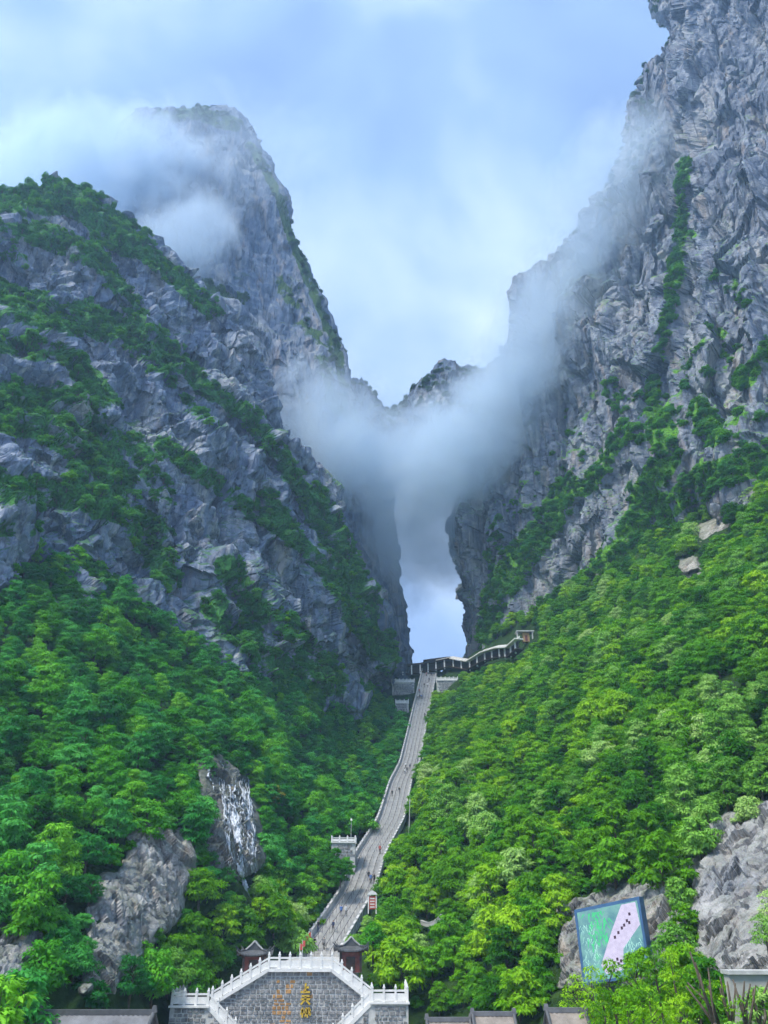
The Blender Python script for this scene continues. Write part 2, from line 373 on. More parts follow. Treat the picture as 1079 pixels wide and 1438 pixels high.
colm(1220, [(1520, 50), (1438, 55), (1300, 68), (1150, 82), (1000, 98), (850, 122), (700, 155), (620, 180)])
# stairway route: (centre px, py, distance)
STAIR = [(447, 1345, 138), (503, 1256, 165), (519, 1206, 178), (550, 1154, 202), (563, 1100, 246), (576, 1073, 262), (583, 1039, 284), (605, 936, 340)]
CP += [(x, y, d + 0.6) for x, y, d in STAIR] + [(480, 1300, 152), (540, 1390, 117), (447, 1390, 124)]
CP = np.array(CP, float)
def tps(r): return np.where(r > 1e-9, r * r * np.log(np.maximum(r, 1e-9)), 0)
_X = CP[:, :2] / 400; _K = tps(np.linalg.norm(_X[:, None] - _X[None], axis=-1)) + 1e-4 * np.eye(len(_X))
_P = np.c_[np.ones(len(_X)), _X]; _A = np.block([[_K, _P], [_P.T, np.zeros((3, 3))]])
_W = np.linalg.solve(_A, np.r_[np.log(CP[:, 2]), np.zeros(3)])
def D(px, py):
    q = np.stack(np.broadcast_arrays(np.asarray(px, float), np.asarray(py, float)), -1) / 400
    r = np.linalg.norm(q[..., None, :] - _X, axis=-1)
    return np.exp(tps(r) @ _W[:-3] + _W[-3] + q @ _W[-2:])
def S(px, py): return at(px, py, D(px, py))
NX, NY = 330, 240
TOPX = [-160, 0, 100, 290, 430, 560, 605, 645, 700, 850, 1000, 1240]; TOPY = [670, 755, 805, 915, 945, 946, 936, 931, 893, 795, 690, 580]
gx = np.linspace(-300, 1400, NX); ytop = np.interp(gx, TOPX, TOPY)
vv = np.linspace(0, 1, NY)[:, None]
GX = np.broadcast_to(gx, (NY, NX)); GY = 1600 + (ytop[None] - 1600) * vv
HS = S(GX, GY)
stx = [(x, y) for x, y, d in STAIR]
away = sstep(8, 45, seg_dist(GX, GY, stx))
OUT = {
 'a': [(188, 1150), (235, 1158), (278, 1178), (275, 1225), (245, 1300), (195, 1345), (160, 1392), (118, 1395), (120, 1290), (140, 1235), (172, 1215)],
 'b': [(-30, 1300), (20, 1295), (62, 1283), (56, 1345), (30, 1390), (-30, 1410)],
 'c': [(966, 1215), (980, 1172), (1010, 1148), (1100, 1110), (1160, 1110), (1160, 1380), (1060, 1385), (990, 1380), (975, 1300)],
 'd': [(785, 1275), (830, 1255), (880, 1235), (935, 1235), (960, 1260), (966, 1345), (925, 1390), (840, 1400), (785, 1385)],
 'w': [(285, 1072), (318, 1064), (345, 1095), (362, 1150), (364, 1205), (335, 1232), (300, 1232), (282, 1190), (300, 1140)],
}
for pl_ in OUT.values(): away = away * (1 - 0.9 * np.maximum(in_poly(GX, GY, pl_), 1 - sstep(2, 16, seg_dist(GX, GY, pl_, True))))
HS = HS + grid_normals(HS) * ((fbm(HS / 14.0, 4, 3) * 1.6 - 0.3) * away)[..., None]
_sp = np.array([at(*p_) for p_ in STAIR]); _t = np.linspace(0, len(_sp) - 1, 300); _k = np.clip(_t.astype(int), 0, len(_sp) - 2)
_sp = _sp[_k] + (_sp[_k + 1] - _sp[_k]) * (_t - _k)[:, None]
_d = np.hypot(HS[..., None, 0] - _sp[:, 0], HS[..., None, 1] - _sp[:, 1]); _j = _d.argmin(-1); _d = _d.min(-1)
HS[..., 2] = np.minimum(HS[..., 2], _sp[_j, 2] - 0.7 + np.maximum(0, _d - 5.5) * 1.3)
hill = link_mesh('hillside', np_mesh('hillside', HS.reshape(-1, 3), grid_faces(NY, NX), M['undergrowth'], True))
tag(hill, 'steep wooded hillside rising on both sides of the stairway', 'hillside', kind='structure')

# ------------------------------------------------------------------ cliffs
def rock_relief(P, N, dip, amp=1.0, sizes=((11, 11, 30), (4.2, 4.2, 10), (1.7, 1.7, 3.4)), amps=(3.0, 1.7, 0.75), seed=1, ribs=5.0, big=5.0):
    P3 = P.reshape(-1, 3); Q = P3 @ dip.T
    Q = Q + np.stack([fbm(P3 / 11.0, 3, seed + 40 + k) for k in range(3)], -1) * 1.6
    d = fbm(P3 / 60.0, 3, seed) * big + fbm(P3 / np.array([13.0, 13.0, 55.0]), 3, seed + 70) * ribs
    for k, (s, a) in enumerate(zip(sizes, amps)):
        lev, til, edge = facets(Q, s, seed + 11 * k + 3)
        d = d + a * (lev * 0.55 + til * 1.3) - a * 0.16 * (1 - np.clip(edge * 7, 0, 1))
    rg = 1 - np.abs(fbm(Q / np.array([2.6, 2.6, 5.0]), 3, seed + 90)); d = d + (rg - 0.6) * amps[-1] * 0.45
    return P + N * (d * amp).reshape(P.shape[:-1])[..., None]

def strokes_mask(px, py, strokes):
    kw = 0.8 if strokes is LS else 1.0
    m = np.zeros(px.shape)
    for pl, wd, a in strokes: m = np.maximum(m, a * (1 - sstep(wd * 0.55 * kw, wd * 1.1 * kw, seg_dist(px, py, pl))))
    return m
LS = [([(-40, 280), (0, 272), (95, 275), (150, 310), (185, 340)], 40, 1), ([(180, 335), (240, 385), (300, 435)], 22, 1), ([(-20, 320), (60, 330), (130, 360)], 26, 0.8), ([(0, 345), (30, 370)], 18, 0.7),
      ([(-20, 415), (60, 440), (130, 450), (200, 475), (250, 520)], 42, 0.85), ([(130, 350), (170, 410), (220, 490), (290, 545), (345, 580), (400, 650), (440, 715)], 20, 1), ([(0, 480), (100, 500), (150, 560)], 26, 0.8),
      ([(-20, 570), (60, 580), (130, 620), (150, 690)], 62, 0.95), ([(-20, 680), (60, 690), (150, 700), (215, 745)], 36, 0.95), ([(100, 560), (200, 640), (230, 700)], 26, 0.7), ([(228, 625), (290, 672), (350, 715), (400, 745), (450, 790), (490, 860), (535, 930)], 19, 1),
      ([(170, 720), (215, 770), (240, 815)], 26, 0.85), ([(120, 785), (165, 825)], 12, 1), ([(320, 800), (360, 850), (420, 890), (470, 960)], 30, 0.9), ([(300, 850), (380, 930), (440, 985)], 30, 0.9), ([(440, 700), (480, 780), (520, 850), (550, 930)], 34, 0.85), ([(370, 690), (410, 740)], 16, 0.8),
      ([(-20, 740), (40, 745)], 18, 0.8), ([(260, 560), (300, 600)], 10, 0.6)]
PS = [([(195, 185), (225, 165), (275, 158), (330, 175)], 13, 1), ([(352, 205), (390, 270), (408, 330), (440, 410), (475, 490), (482, 540)], 8, 0.9), ([(400, 400), (450, 480), (465, 540)], 20, 0.5), ([(200, 385), (290, 400), (340, 420)], 12, 0.8), ([(470, 560), (500, 600)], 18, 0.8)]
RS = [([(962, 230), (955, 330), (946, 400), (932, 470), (915, 560)], 11, 1), ([(925, 590), (940, 640), (905, 700)], 26, 0.95), ([(985, 580), (1000, 610)], 22, 0.75), ([(1085, 480), (1045, 535)], 16, 0.9), ([(880, 600), (850, 650), (820, 690), (790, 715)], 13, 0.75), ([(800, 690), (760, 745), (720, 800), (695, 840)], 28, 0.8), ([(700, 820), (690, 870), (682, 890)], 20, 0.8),
      ([(1085, 640), (1000, 670), (950, 700), (890, 760), (830, 830), (780, 870), (700, 908)], 26, 0.95), ([(1000, 455), (1025, 480)], 9, 0.6), ([(940, 590), (900, 610)], 16, 0.8), ([(960, 320), (975, 330)], 6, 0.6), ([(920, 700), (860, 790), (800, 850)], 28, 0.7), ([(1000, 500), (960, 560), (1060, 600)], 40, 0.3), ([(860, 560), (780, 650)], 40, 0.25), ([(1060, 420), (1010, 380)], 20, 0.35), ([(730, 700), (700, 780)], 30, 0.35)]
RS2 = [([(920, 0), (938, 50), (898, 110), (884, 190), (862, 260), (830, 312), (780, 372), (728, 420)], 9, 0.95), ([(905, 150), (890, 230)], 16, 0.7)]
CL = {}
def cliff(name, P, mat, label, dip, amp=1.0, seed=1, strokes=None, **kw):
    N = grid_normals(P)
    # normals must face the viewpoint on the front
    mid = (P.shape[0] // 2, P.shape[1] // 3)
    if np.dot(N[mid], np.array([0, 0, H]) - P[mid]) < 0: N = -N; flip = True
    else: flip = False
    if strokes:
        px, py, zc = proj(P); P = P + N * (strokes_mask(px, py, strokes) * 2.2)[..., None]
    R = rock_relief(P, N, dip, amp, seed=seed, **kw)
    f = grid_faces(*P.shape[:2])
    if flip: f = f[:, ::-1]
    me = np_mesh(name, R.reshape(-1, 3), f, mat, False)
    NR = grid_normals(R) * (-1 if flip else 1)
    if strokes:
        px, py, zc = proj(R); g = strokes_mask(px, py, strokes) + fbm(R / 6.0, 4, 333) * 0.42 + 0.3 * NR[..., 2] - 0.08
        at_ = me.attributes.new('grass', 'FLOAT', 'POINT'); at_.data.foreach_set('value', np.clip(g, 0, 1.5).astype(np.float32).ravel())
    o = link_mesh(name, me); tag(o, label, name.split('_')[-1], kind='structure')
    CL[name] = (R, NR); return o

# --- the cliff on the waterfall side
T = [(-170, 285, 220), (-80, 270, 225), (0, 266, 232), (95, 270, 240), (150, 305, 246), (200, 350, 252), (300, 430, 266), (345, 505, 273), (400, 605, 283), (445, 705, 292), (490, 795, 303), (551, 926, 322)]
B = [(-170, 760, 146), (-80, 790, 152), (0, 830, 163), (95, 885, 179), (150, 925, 189), (200, 955, 199), (290, 1000, 216), (340, 1010, 230), (400, 1020, 250), (450, 1020, 270), (500, 1010, 296), (548, 990, 322)]
T = np.array(T, float); B = np.array(B, float); B[:, 2] -= 9 * np.linspace(1, 0, len(B)) ** 0.6; rows = []
prof = np.linspace(0, 1, 9)
for r in prof:
    c = B + (T - B) * r
    c[:, 2] = B[:, 2] + (T[:, 2] - B[:, 2]) * (r ** 1.15) - 7 * math.sin(math.pi * r) * np.linspace(1, 0.2, len(T))
    rows.append(at(c[:, 0], c[:, 1], c[:, 2]))
top = rows[-1]
for dy, dz in ((10, 4.0), (32, 3), (70, -25), (130, -120)): rows.append(top + np.array([0, dy, dz]) * np.array([1, 1, 1]))
P = cr_resample(cr_resample(np.array(rows), 660, 0), 480, 1)
dipL = rotm('Y', -44) @ rotm('X', 10)
# ledges that dip down towards the cave
q = (P @ dipL.T)[..., 2]
led = ((q / 24.0 + fbm(P / 50.0, 2, 77) * 0.55) % 1.0); led = np.where(led < 0.8, 1 - led / 0.8, (led - 0.8) / 0.2)
NL = grid_normals(P)
if NL[200, 150] @ (np.array([0, 0, H]) - P[200, 150]) < 0: NL = -NL
P = P + NL * ((led - 0.5) * 6.5 * sstep(0, 0.12, np.linspace(0, 1, 660))[:, None])[..., None]
cliff('ledged_cliff', P, M['cliff_near'], 'limestone cliff tinted shade blue with slanting green ledges above the waterfall', dipL, 1.0, 5, LS, ribs=5.0, sizes=((15, 15, 32), (5.5, 5.5, 13), (2.0, 2.0, 4.5)), amps=(4.6, 1.9, 0.5))

# --- the tall peak behind it
RW = [(1010, 380, 566, 330, 352), (980, 380, 566, 325, 346), (930, 370, 565, 314, 334), (870, 350, 553, 310, 330), (800, 330, 536, 318, 340), (740, 310, 522, 322, 346), (660, 280, 505, 330, 352), (590, 250, 490, 336, 358), (540, 230, 482, 340, 362),
      (490, 205, 475, 345, 366), (410, 185, 441, 352, 372), (330, 180, 409, 360, 378), (265, 185, 389, 366, 382), (215, 190, 366, 370, 385), (184, 194, 350, 374, 386), (166, 206, 330, 378, 388), (157, 226, 308, 384, 390)]
rows = []
for y, xl, xr, dl, dr in RW:
    pts = []
    for dx, dd in ((-60, 90), (-45, 50), (-20, 15)): pts.append(at(xl + dx * 0.4, y, dl + dd))
    for f in np.linspace(0, 1, 7):
        pts.append(at(xl + (xr - xl) * f, y + 6 * math.sin(math.pi * f) * (y < 300), dl + (dr - dl) * f - 16 * math.sin(math.pi * f) ** 0.8))
    if y >= 660: c = [(xr + (float(np.interp(y, [660, 700, 800, 900], [540, 543, 553, 565])) - xr) * k, d) for k, d in ((0.3, 18), (0.75, 50), (1.0, 85))] + [(xr - 60, 100)]
    else: c = [(xr - 4, 22), (xr - 22, 55), (xr - 55, 90), (xr - 90, 110)]
    for x, dd in c: pts.append(at(x, y, dr + dd))
    rows.append(pts)
lastrow = np.array(rows[-1]); cen = lastrow.mean(0) + np.array([0, 25, 3])
rows.append(list(lastrow * 0.45 + cen * 0.55)); rows.append(list(lastrow * 0.05 + cen * 0.95))
P = cr_resample(cr_resample(np.array(rows), 470, 0), 330, 1)
cliff('peak_mountain', P, M['cliff_far'], 'tall rounded limestone peak half lost in mist', rotm('Y', 12), 0.62, 23, PS, sizes=((15, 15, 45), (5.5, 5.5, 16), (2, 2, 5)), amps=(4.5, 1.8, 0.5))

# --- the cliff on the billboard side
RL = [(-170, 905, 300, 200), (-40, 912, 292, 200), (0, 920, 290, 199), (45, 941, 289, 198), (75, 926, 289, 197), (110, 897, 290, 196), (190, 880, 292, 195), (260, 858, 296, 193), (310, 826, 300, 192), (370, 776, 305, 191), (418, 724, 312, 190),
      (470, 718, 314, 188), (520, 694, 321, 186), (590, 668, 326, 184), (660, 648, 330, 182), (720, 646, 333, 180), (770, 646, 334, 179), (820, 656, 335, 178), (870, 664, 337, 177), (905, 656, 339, 176), (930, 640, 341, 176), (990, 632, 343, 175)]
GUL = [(-170, 940), (0, 955), (110, 962), (230, 962), (330, 955), (400, 946), (500, 935), (600, 918), (720, 900), (850, 880), (990, 870)]
rows = []
for y, xl, dl, dr in reversed(RL):
    pts = []
    back = ((xl - 40, 150), (xl + 60, 110), (xl + 45, 70), (xl + 20, 38), (xl + 6, 14)) if y < 700 else ((xl + 120, 125), (xl + 90, 110), (xl + 30, 80), (xl + 8, 40), (xl + 3, 14))
    for x, dd in back[1:]: pts.append(at(x, y, dl + dd))
    gxl = np.interp(y, [g[0] for g in GUL], [g[1] for g in GUL])
    for f in np.linspace(0, 1, 15):
        x = xl + (1260 - xl) * f
        d = dl + (dr - dl) * f ** 0.72 - 6 * math.sin(math.pi * f)
        d += 9 - 17 * float(sstep(gxl - 18, gxl + 18, x)) + 8 * math.exp(-((x - gxl) / 16) ** 2)
        d -= 0 if f > 0 else 9
        pts.append(at(x, y, d))
    rows.append(pts)
lastrow = np.array(rows[-1]); rows.append(list(lastrow + np.array([20, 30, 6])))
P = cr_resample(cr_resample(np.array(rows), 690, 0), 410, 1)
cliff('sheer_cliff', P, M['cliff_sunny'], 'sheer grey limestone cliff with a green gully above the billboard side', rotm('Y', -20) @ rotm('X', 15), 0.9, 41, RS, ribs=8.0, sizes=((14, 14, 40), (5, 5, 15), (1.9, 1.9, 4.5)), amps=(5.0, 1.9, 0.6))

# --- the natural arch that closes the gap above the cave
AT = [(420, 560, 402), (455, 545, 402), (482, 540, 404), (503, 534, 406), (522, 552, 408), (549, 590, 410), (560, 580, 404), (588, 537, 400), (618, 512, 398), (655, 512, 396), (690, 524, 394), (740, 520, 390)]
AB = [(420, 800, 366), (455, 780, 366), (490, 750, 366), (515, 715, 366), (540, 680, 366), (565, 656, 366), (590, 648, 366), (612, 652, 366), (632, 672, 366), (650, 708, 366), (675, 770, 366), (740, 800, 364)]
AT = np.array(AT, float); AB = np.array(AB, float); rows = []
for dy, dpy in ((95, 12), (60, -6), (28, -12), (8, -6)): rows.append(at(AB[:, 0], AB[:, 1] + dpy, AB[:, 2] + dy))
for r in np.linspace(0, 1, 7):
    c = AB + (AT - AB) * r; c[:, 2] -= 10 * math.sin(math.pi * r); rows.append(at(c[:, 0], c[:, 1], c[:, 2]))
top = rows[-1]
for dy, dz in ((12, 3), (50, 10)): rows.append(top + np.array([0, dy, dz]))
P = cr_resample(cr_resample(np.array(rows), 170, 0), 170, 1)
cliff('arch_mountain', P, M['cliff_far'], 'saddle of dark rock tinted skylight blue bridging the peaks above the cave mouth', rotm('Y', 10), 0.7, 61)

# ------------------------------------------------------------------ rock outcrops on the slope
def outcrop(name, poly, bulge, mat, label, n=150, edge=26, seed=0, sizes=((5, 5, 7), (1.9, 1.9, 2.6), (0.7, 0.7, 0.9)), amps=(1.1, 0.5, 0.2), dip=None, cat='rock'):
    xs = [p[0] for p in poly]; ys = [p[1] for p in poly]
    m = max(8, int(n * (max(xs) - min(xs)) / (max(ys) - min(ys))))
    GX, GY = np.meshgrid(np.linspace(min(xs) - 10, max(xs) + 10, m), np.linspace(max(ys) + 10, min(ys) - 10, n))
    sd = seg_dist(GX, GY, poly, True) * np.where(in_poly(GX, GY, poly), 1, -1)
    sd = sd + fbm(np.stack([GX / 18, GY / 18, GX * 0 + seed], -1), 3, seed) * 6
    h = bulge * np.clip(sd / edge, -0.5, 1.0); h = np.where(h > 0, bulge * np.sqrt(np.clip(h / bulge, 0, 1)), h * 3)
    P = at(GX, GY, D(GX, GY) - h - 0.3)
    N = grid_normals(P)
    if N[n // 2, m // 2] @ (np.array([0, 0, H]) - P[n // 2, m // 2]) < 0: N = -N
    N = np.broadcast_to(N[in_poly(GX, GY, poly)].mean(0), N.shape)
    P0_ = P.copy()
    R = rock_relief(P, N, dip if dip is not None else np.eye(3), 1.0, sizes, amps, seed + 100, ribs=0.7, big=0.0)
    R = P0_ + (R - P0_) * np.clip(sd / 9, 0.0, 1)[..., None]
    fc = grid_faces(n, m); fc = fc[(sd.ravel()[fc] > -9).any(1)]
    o = link_mesh(name, np_mesh(name, R.reshape(-1, 3), fc, mat, False)); tag(o, label, cat); return R
outcrop('rock_outcrop', OUT['a'], 1.3, M['outcrop_ochre'], 'cracked grey and ochre rock face among trees below the waterfall', 270, 12, 1, dip=rotm('Y', 12), sizes=((3.0, 3.0, 8), (1.4, 1.4, 3.0), (0.6, 0.6, 1.0)), amps=(0.85, 0.42, 0.14))
outcrop('rock_outcrop', OUT['b'], 2.0, M['outcrop_ochre'], 'small stained rock pillar at the foot of the wooded slope', 100, 12, 2)
outcrop('rock_outcrop', OUT['c'], 1.8, M['outcrop'], 'large pale grey weathered boulder face beside the billboard', 300, 16, 3, sizes=((2.6, 2.6, 14), (1.2, 1.2, 7), (0.5, 0.5, 1.6)), amps=(0.9, 0.34, 0.09), dip=rotm('Y', -8))
outcrop('rock_outcrop', OUT['d'], 2.0, M['outcrop_ochre'], 'rough mossy rock bank directly behind the billboard', 150, 12, 4)
for k_, (pl_, lb_) in enumerate((([(822, 792), (868, 766), (878, 782), (832, 808)], 'bare pale rock slab among trees below the sheer cliff, wide and sloping'), ([(952, 784), (984, 778), (984, 800), (956, 806)], 'small bare pale rock among trees above the open slope'), ([(976, 742), (1028, 722), (1030, 742), (982, 762)], 'long bare pale rock at the foot of the sheer cliff'))):
    outcrop('rock_outcrop', pl_, 2.5, M['tan_rock'], lb_, 60, 7, 30 + k_)
WR = outcrop('rock_outcrop', OUT['w'], 1.6, M['wet_rock'], 'dark wet rock under the thin waterfall', 150, 24, 5)

# waterfall: strands of falling water over the wet rock
wx, wy, wz = proj(WR)
wv = []; wf = []
def strand(x0, y0, x1, y1, wd, seedk):
    n = 26; r = random.Random(seedk); prev = None; ph = r.random() * 6
    for i in range(n):
        f = i / (n - 1); y = y0 + (y1 - y0) * f; x = x0 + (x1 - x0) * f + 2.6 * math.sin(f * 9 + ph) * (1 - f * 0.4) + r.uniform(-1, 1)
        d2 = (wx - x) ** 2 + (wy - y) ** 2; k = np.unravel_index(np.argmin(d2), d2.shape)
        base = Vector(at(x, y, WR[k][1] - 0.32 - r.random() * 0.15).tolist())
        ww = wd * (0.45 + r.random() * 0.9) * math.sin(math.pi * min(1, 0.12 + f * 0.88) ** 0.8 * 0.97 + 0.05)
        a = len(wv); wv.extend([tuple(base + Vector((-ww, 0.05, 0))), tuple(base + Vector((0, -0.12, 0))), tuple(base + Vector((ww, 0.05, 0)))])
        if prev is not None: wf.extend([(prev, prev + 1, a + 1, a), (prev + 1, prev + 2, a + 2, a + 1)])
        prev = a
k = 0
strand(291, 1074, 300, 1112, 0.22, 1); strand(308, 1068, 322, 1105, 0.15, 2)
for j in range(95):
    f = random.random(); s0 = random.random() ** 1.3
    y0 = 1090 + s0 * 80; y1 = min(1226, y0 + 45 + random.random() * 80)
    xa = 306 + f * 40 + (y0 - 1090) * 0.13; xb = 318 + f * 40 + (y1 - 1150) * 0.05
    strand(xa, y0, xb, y1, random.choice((0.03, 0.05, 0.07, 0.1, 0.15)), j + 10)
for j in range(5): strand(337 - j, 1212, 346 + j * 1.5, 1262, 0.22, j + 60)
wat = link_mesh('waterfall', None or bpy.data.meshes.new('waterfall')); wat.data.from_pydata(wv, [], wf); wat.data.materials.append(M['water'])
wat.data.polygons.foreach_set('use_smooth', [True] * len(wat.data.polygons))
tag(wat, 'white thread waterfall spilling over dark wet rock', 'waterfall')

# ------------------------------------------------------------------ the long stairway
SW = 6.4
pts = [V(*p) for p in STAIR]
def resample_path(pts, step):
    out = []
    for a, b in zip(pts[:-1], pts[1:]):
        n = max(1, int((b - a).length / step)); out += [a + (b - a) * (i / n) for i in range(n)]
    return out + [pts[-1]]
def side_dirs(pts):
    r = []
    for i in range(len(pts)):
        d = pts[min(i + 1, len(pts) - 1)] - pts[max(i - 1, 0)]; d.z = 0; d.normalize(); r.append(Vector((d.y, -d.x, 0)))
    return r
# smoothed centre line
ctrl = np.array([tuple(p) for p in pts]); path = []
for i in range(len(ctrl) - 1):
    n = 12
    for k in range(n): path.append(ctrl[i] + (ctrl[i + 1] - ctrl[i]) * k / n)
path.append(ctrl[-1]); path = np.array(path)
sm = path.copy()
for _ in range(6): sm[1:-1] = (sm[:-2] + 2 * sm[1:-1] + sm[2:]) / 4
SP = [Vector(p) for p in sm]; SD = side_dirs(SP)
st = empty('stone_stairway', SP[0]); tag(st, 'long pale stone stairway with balustrades climbing to the cave mouth', 'stairway')
inv = Matrix.Translation(-SP[0])
def L2(p): return inv @ Vector(p)
# flights: one object for each stretch between landings
for a in range(0, len(SP) - 1, 12):
    v = []; f = []
    b = min(a + 12, len(SP) - 1)
    for i in range(a, b):
        p, q2 = SP[i], SP[i + 1]; n = max(1, int(abs(q2.z - p.z) / 0.19))
        for k in range(n):
            u0, u1 = k / n, (k + 1) / n
            P0 = p.lerp(q2, u0); P1 = p.lerp(q2, u1); s0 = SD[i].lerp(SD[i + 1], u0) * SW / 2; s1 = SD[i].lerp(SD[i + 1], u1) * SW / 2
            z0, z1 = P0.z, P1.z; m = len(v)
            for P_, s_, z_ in ((P0, s0, z0), (P0, s0, z1), (P1, s1, z1)):
                v += [tuple(L2((P_.x - s_.x, P_.y - s_.y, z_))), tuple(L2((P_.x + s_.x, P_.y + s_.y, z_)))]
            f += [(m, m + 1, m + 3, m + 2), (m + 2, m + 3, m + 5, m + 4)]
    me = bpy.data.meshes.new('flight'); me.from_pydata(v, [], f); me.materials.append(M['stone_step']); link_mesh('flight', me, st)
# balustrades and hand rails
for s in (-1, 1):
    mb = MB(); post = MB()
    for i in range(len(SP) - 1):
        p = SP[i] + SD[i] * s * (SW / 2 + 0.12); q2 = SP[i + 1] + SD[i + 1] * s * (SW / 2 + 0.12)
        up = Vector((0, 0, 1)); zt = up * 1.15
        mb.bar(L2(p + up * 0.25), L2(q2 + up * 0.25), 0.3, 1.6); mb.bar(L2(p + zt), L2(q2 + zt), 0.42, 0.2)
        n = max(1, int((q2 - p).length / 2.2))
        for k in range(n): c = L2(p.lerp(q2, k / n)); post.box((c.x, c.y, c.z + 0.55), (0.23, 0.23, 0.95))
    mb.build('balustrade', M['marble_old'], st)
    o = post.build('balustrade_post', M['marble_old'], st); o['kind'] = 'stuff'
for k in (-0.6, -0.2, 0.2, 0.6):
    mb = MB()
    for i in range(len(SP) - 1):
        p = SP[i] + SD[i] * k * SW / 2; q2 = SP[i + 1] + SD[i + 1] * k * SW / 2
        mb.bar(L2(p + Vector((0, 0, 0.95))), L2(q2 + Vector((0, 0, 0.95))), 0.09, 0.09)
        c = L2(p); mb.box((c.x, c.y, c.z + 0.45), (0.04, 0.04, 0.5))
    mb.build('hand_rail', M['iron'], st)

# ------------------------------------------------------------------ walls beside the stairway
def balustrade(parent, a, b, hgt=1.2, wd=0.22, spacing=1.6, mat='marble', first=True, last=True):
    """posts with caps, a top rail and panels between a and b (points on the coping, local to parent)"""
    a = Vector(a); b = Vector(b); n = max(1, round((b - a).length / spacing)); up = Vector((0, 0, 1))
    for k in range(n + 1):
        if (k == 0 and not first) or (k == n and not last): continue
        c = a.lerp(b, k / n)
        link_mesh('balustrade_post', POST[mat], parent, c).scale = (wd, wd, hgt)
    for k in range(n):
        p, q_ = a.lerp(b, (k + 0.06) / n), a.lerp(b, (k + 0.94) / n)
        mb = MB(); mb.bar(p + up * hgt * 0.36, q_ + up * hgt * 0.36, wd * 0.55, hgt * 0.5); mb.bar(p + up * hgt * 0.8, q_ + up * hgt * 0.8, wd * 0.8, hgt * 0.14)
        mb.build('balustrade_panel', M[mat], parent)
def post_mesh(mat):
    m = MB(); m.box((0, 0, 0.5), (0.5, 0.5, 0.5)); m.box((0, 0, 1.03), (0.62, 0.62, 0.03)); m.box((0, 0, 1.16), (0.42, 0.42, 0.1), taper=0.55); return m.mesh('balustrade_post', M[mat])
POST = {k: post_mesh(k) for k in ('marble', 'marble_old')}

def stone_rows(mb, poly, y, rowh, wmin, wmax, depth, seed, sel=None):
    """irregular coursed stones with recessed joints, inside polygon poly (x, z) on the plane Y=y"""
    r = random.Random(seed); xs = [p[0] for p in poly]; zs = [p[1] for p in poly]; z = min(zs)
    while z < max(zs):
        hh = rowh * r.uniform(0.75, 1.25); x = min(xs) - r.random() * wmax
        while x < max(xs):
            ww = r.uniform(wmin, wmax); j = 0.035
            q_ = [(x + j + r.uniform(0, 0.05), z + j + r.uniform(0, 0.05)), (x + ww - j - r.uniform(0, 0.05), z + j + r.uniform(0, 0.05)), (x + ww - j - r.uniform(0, 0.05), z + hh - j - r.uniform(0, 0.05)), (x + j + r.uniform(0, 0.05), z + hh - j - r.uniform(0, 0.05))]
            d = depth * r.uniform(0.5, 1.3)
            if all(in_poly(px, pz, poly) for px, pz in q_) and (sel is None or sel(x + ww / 2, z + hh / 2, r)):
                c = (x + ww / 2, z + hh / 2); n = len(mb.v)
                for px, pz in q_: mb.v.append((px, y, pz))
                for px, pz in q_: mb.v.append((px + (c[0] - px) * 0.16, y - d, pz + (c[1] - pz) * 0.22))
                mb.f.append((n + 4, n + 5, n + 6, n + 7))
                for i in range(4): k = (i + 1) % 4; mb.f.append((n + i, n + k, n + 4 + k, n + 4 + i))
            x += ww
        z += hh

def side_wall(label, px0, px1, pytop, pybot, d, depth=4.0, rail=1.3):
    d = float(D((px0 + px1) / 2, pybot + 3)) - depth * 0.5; a = V(px0, pytop, d); b = V(px1, pytop, d); bot = V(px0, pybot, d).z - 2.5
    t = empty('retaining_wall', (a.x, d, bot)); tag(t, label, 'wall')
    wdt = b.x - a.x; hgt = a.z - bot
    MB().box((wdt / 2, depth / 2, hgt / 2), (wdt / 2, depth / 2, hgt / 2)).build('wall', M['mortar'], t)
    mb = MB(); stone_rows(mb, [(0, 0), (wdt, 0), (wdt, hgt), (0, hgt)], -0.002, 0.6, 0.6, 1.4, 0.12, int(px0)); mb.build('stone_facing', M['stone'], t)['kind'] = 'stuff'
    MB().box((wdt / 2, 0.1, hgt + 0.1), (wdt / 2 + 0.2, 0.4, 0.1)).build('coping', M['marble'], t)
    balustrade(t, (0, 0.1, hgt + 0.2), (wdt, 0.1, hgt + 0.2), rail, 0.3, 1.7)
    balustrade(t, (wdt if px0 < 560 and px0 > 450 and px0 < 480 else 0, 0.1, hgt + 0.2), (wdt if 450 < px0 < 480 else 0, depth, hgt + 0.2), rail, 0.3, 1.7, first=False)
    return t
side_wall('grey retaining wall with white parapet below the corridor, left out from the stair head towards the ledged cliff'.replace('left out ', 'running '), 551, 582, 958.5, 968, 318)
side_wall('grey retaining wall with white parapet between the stair head and the kiosk', 614, 643, 956, 964, 322)
side_wall('short isolated white parapet wall halfway down beside the upper stairs', 556, 574, 988, 995, 300)
side_wall('stone lookout bastion with white balustrade and lamp beside the middle stairs', 466, 499, 1184, 1206, 180, 5.0, 1.0)
# lamp post on the bastion
ld = float(D(482, 1209)) - 1.5; lp = V(493, 1184, ld); t = empty('lamp_post', (lp.x, ld, lp.z)); tag(t, 'slim pale lamp post standing on the stone lookout bastion', 'lamp post')
MB().tube([(0, 0, 0), (0, 0, 3.0), (0, 0, 4.4)], [0.07, 0.06, 0.05], 8).build('pole', M['marble_old'], t); MB().box((0, 0, 4.55), (0.22, 0.22, 0.2), taper=0.6).build('lamp_head', M['white_paint'], t)
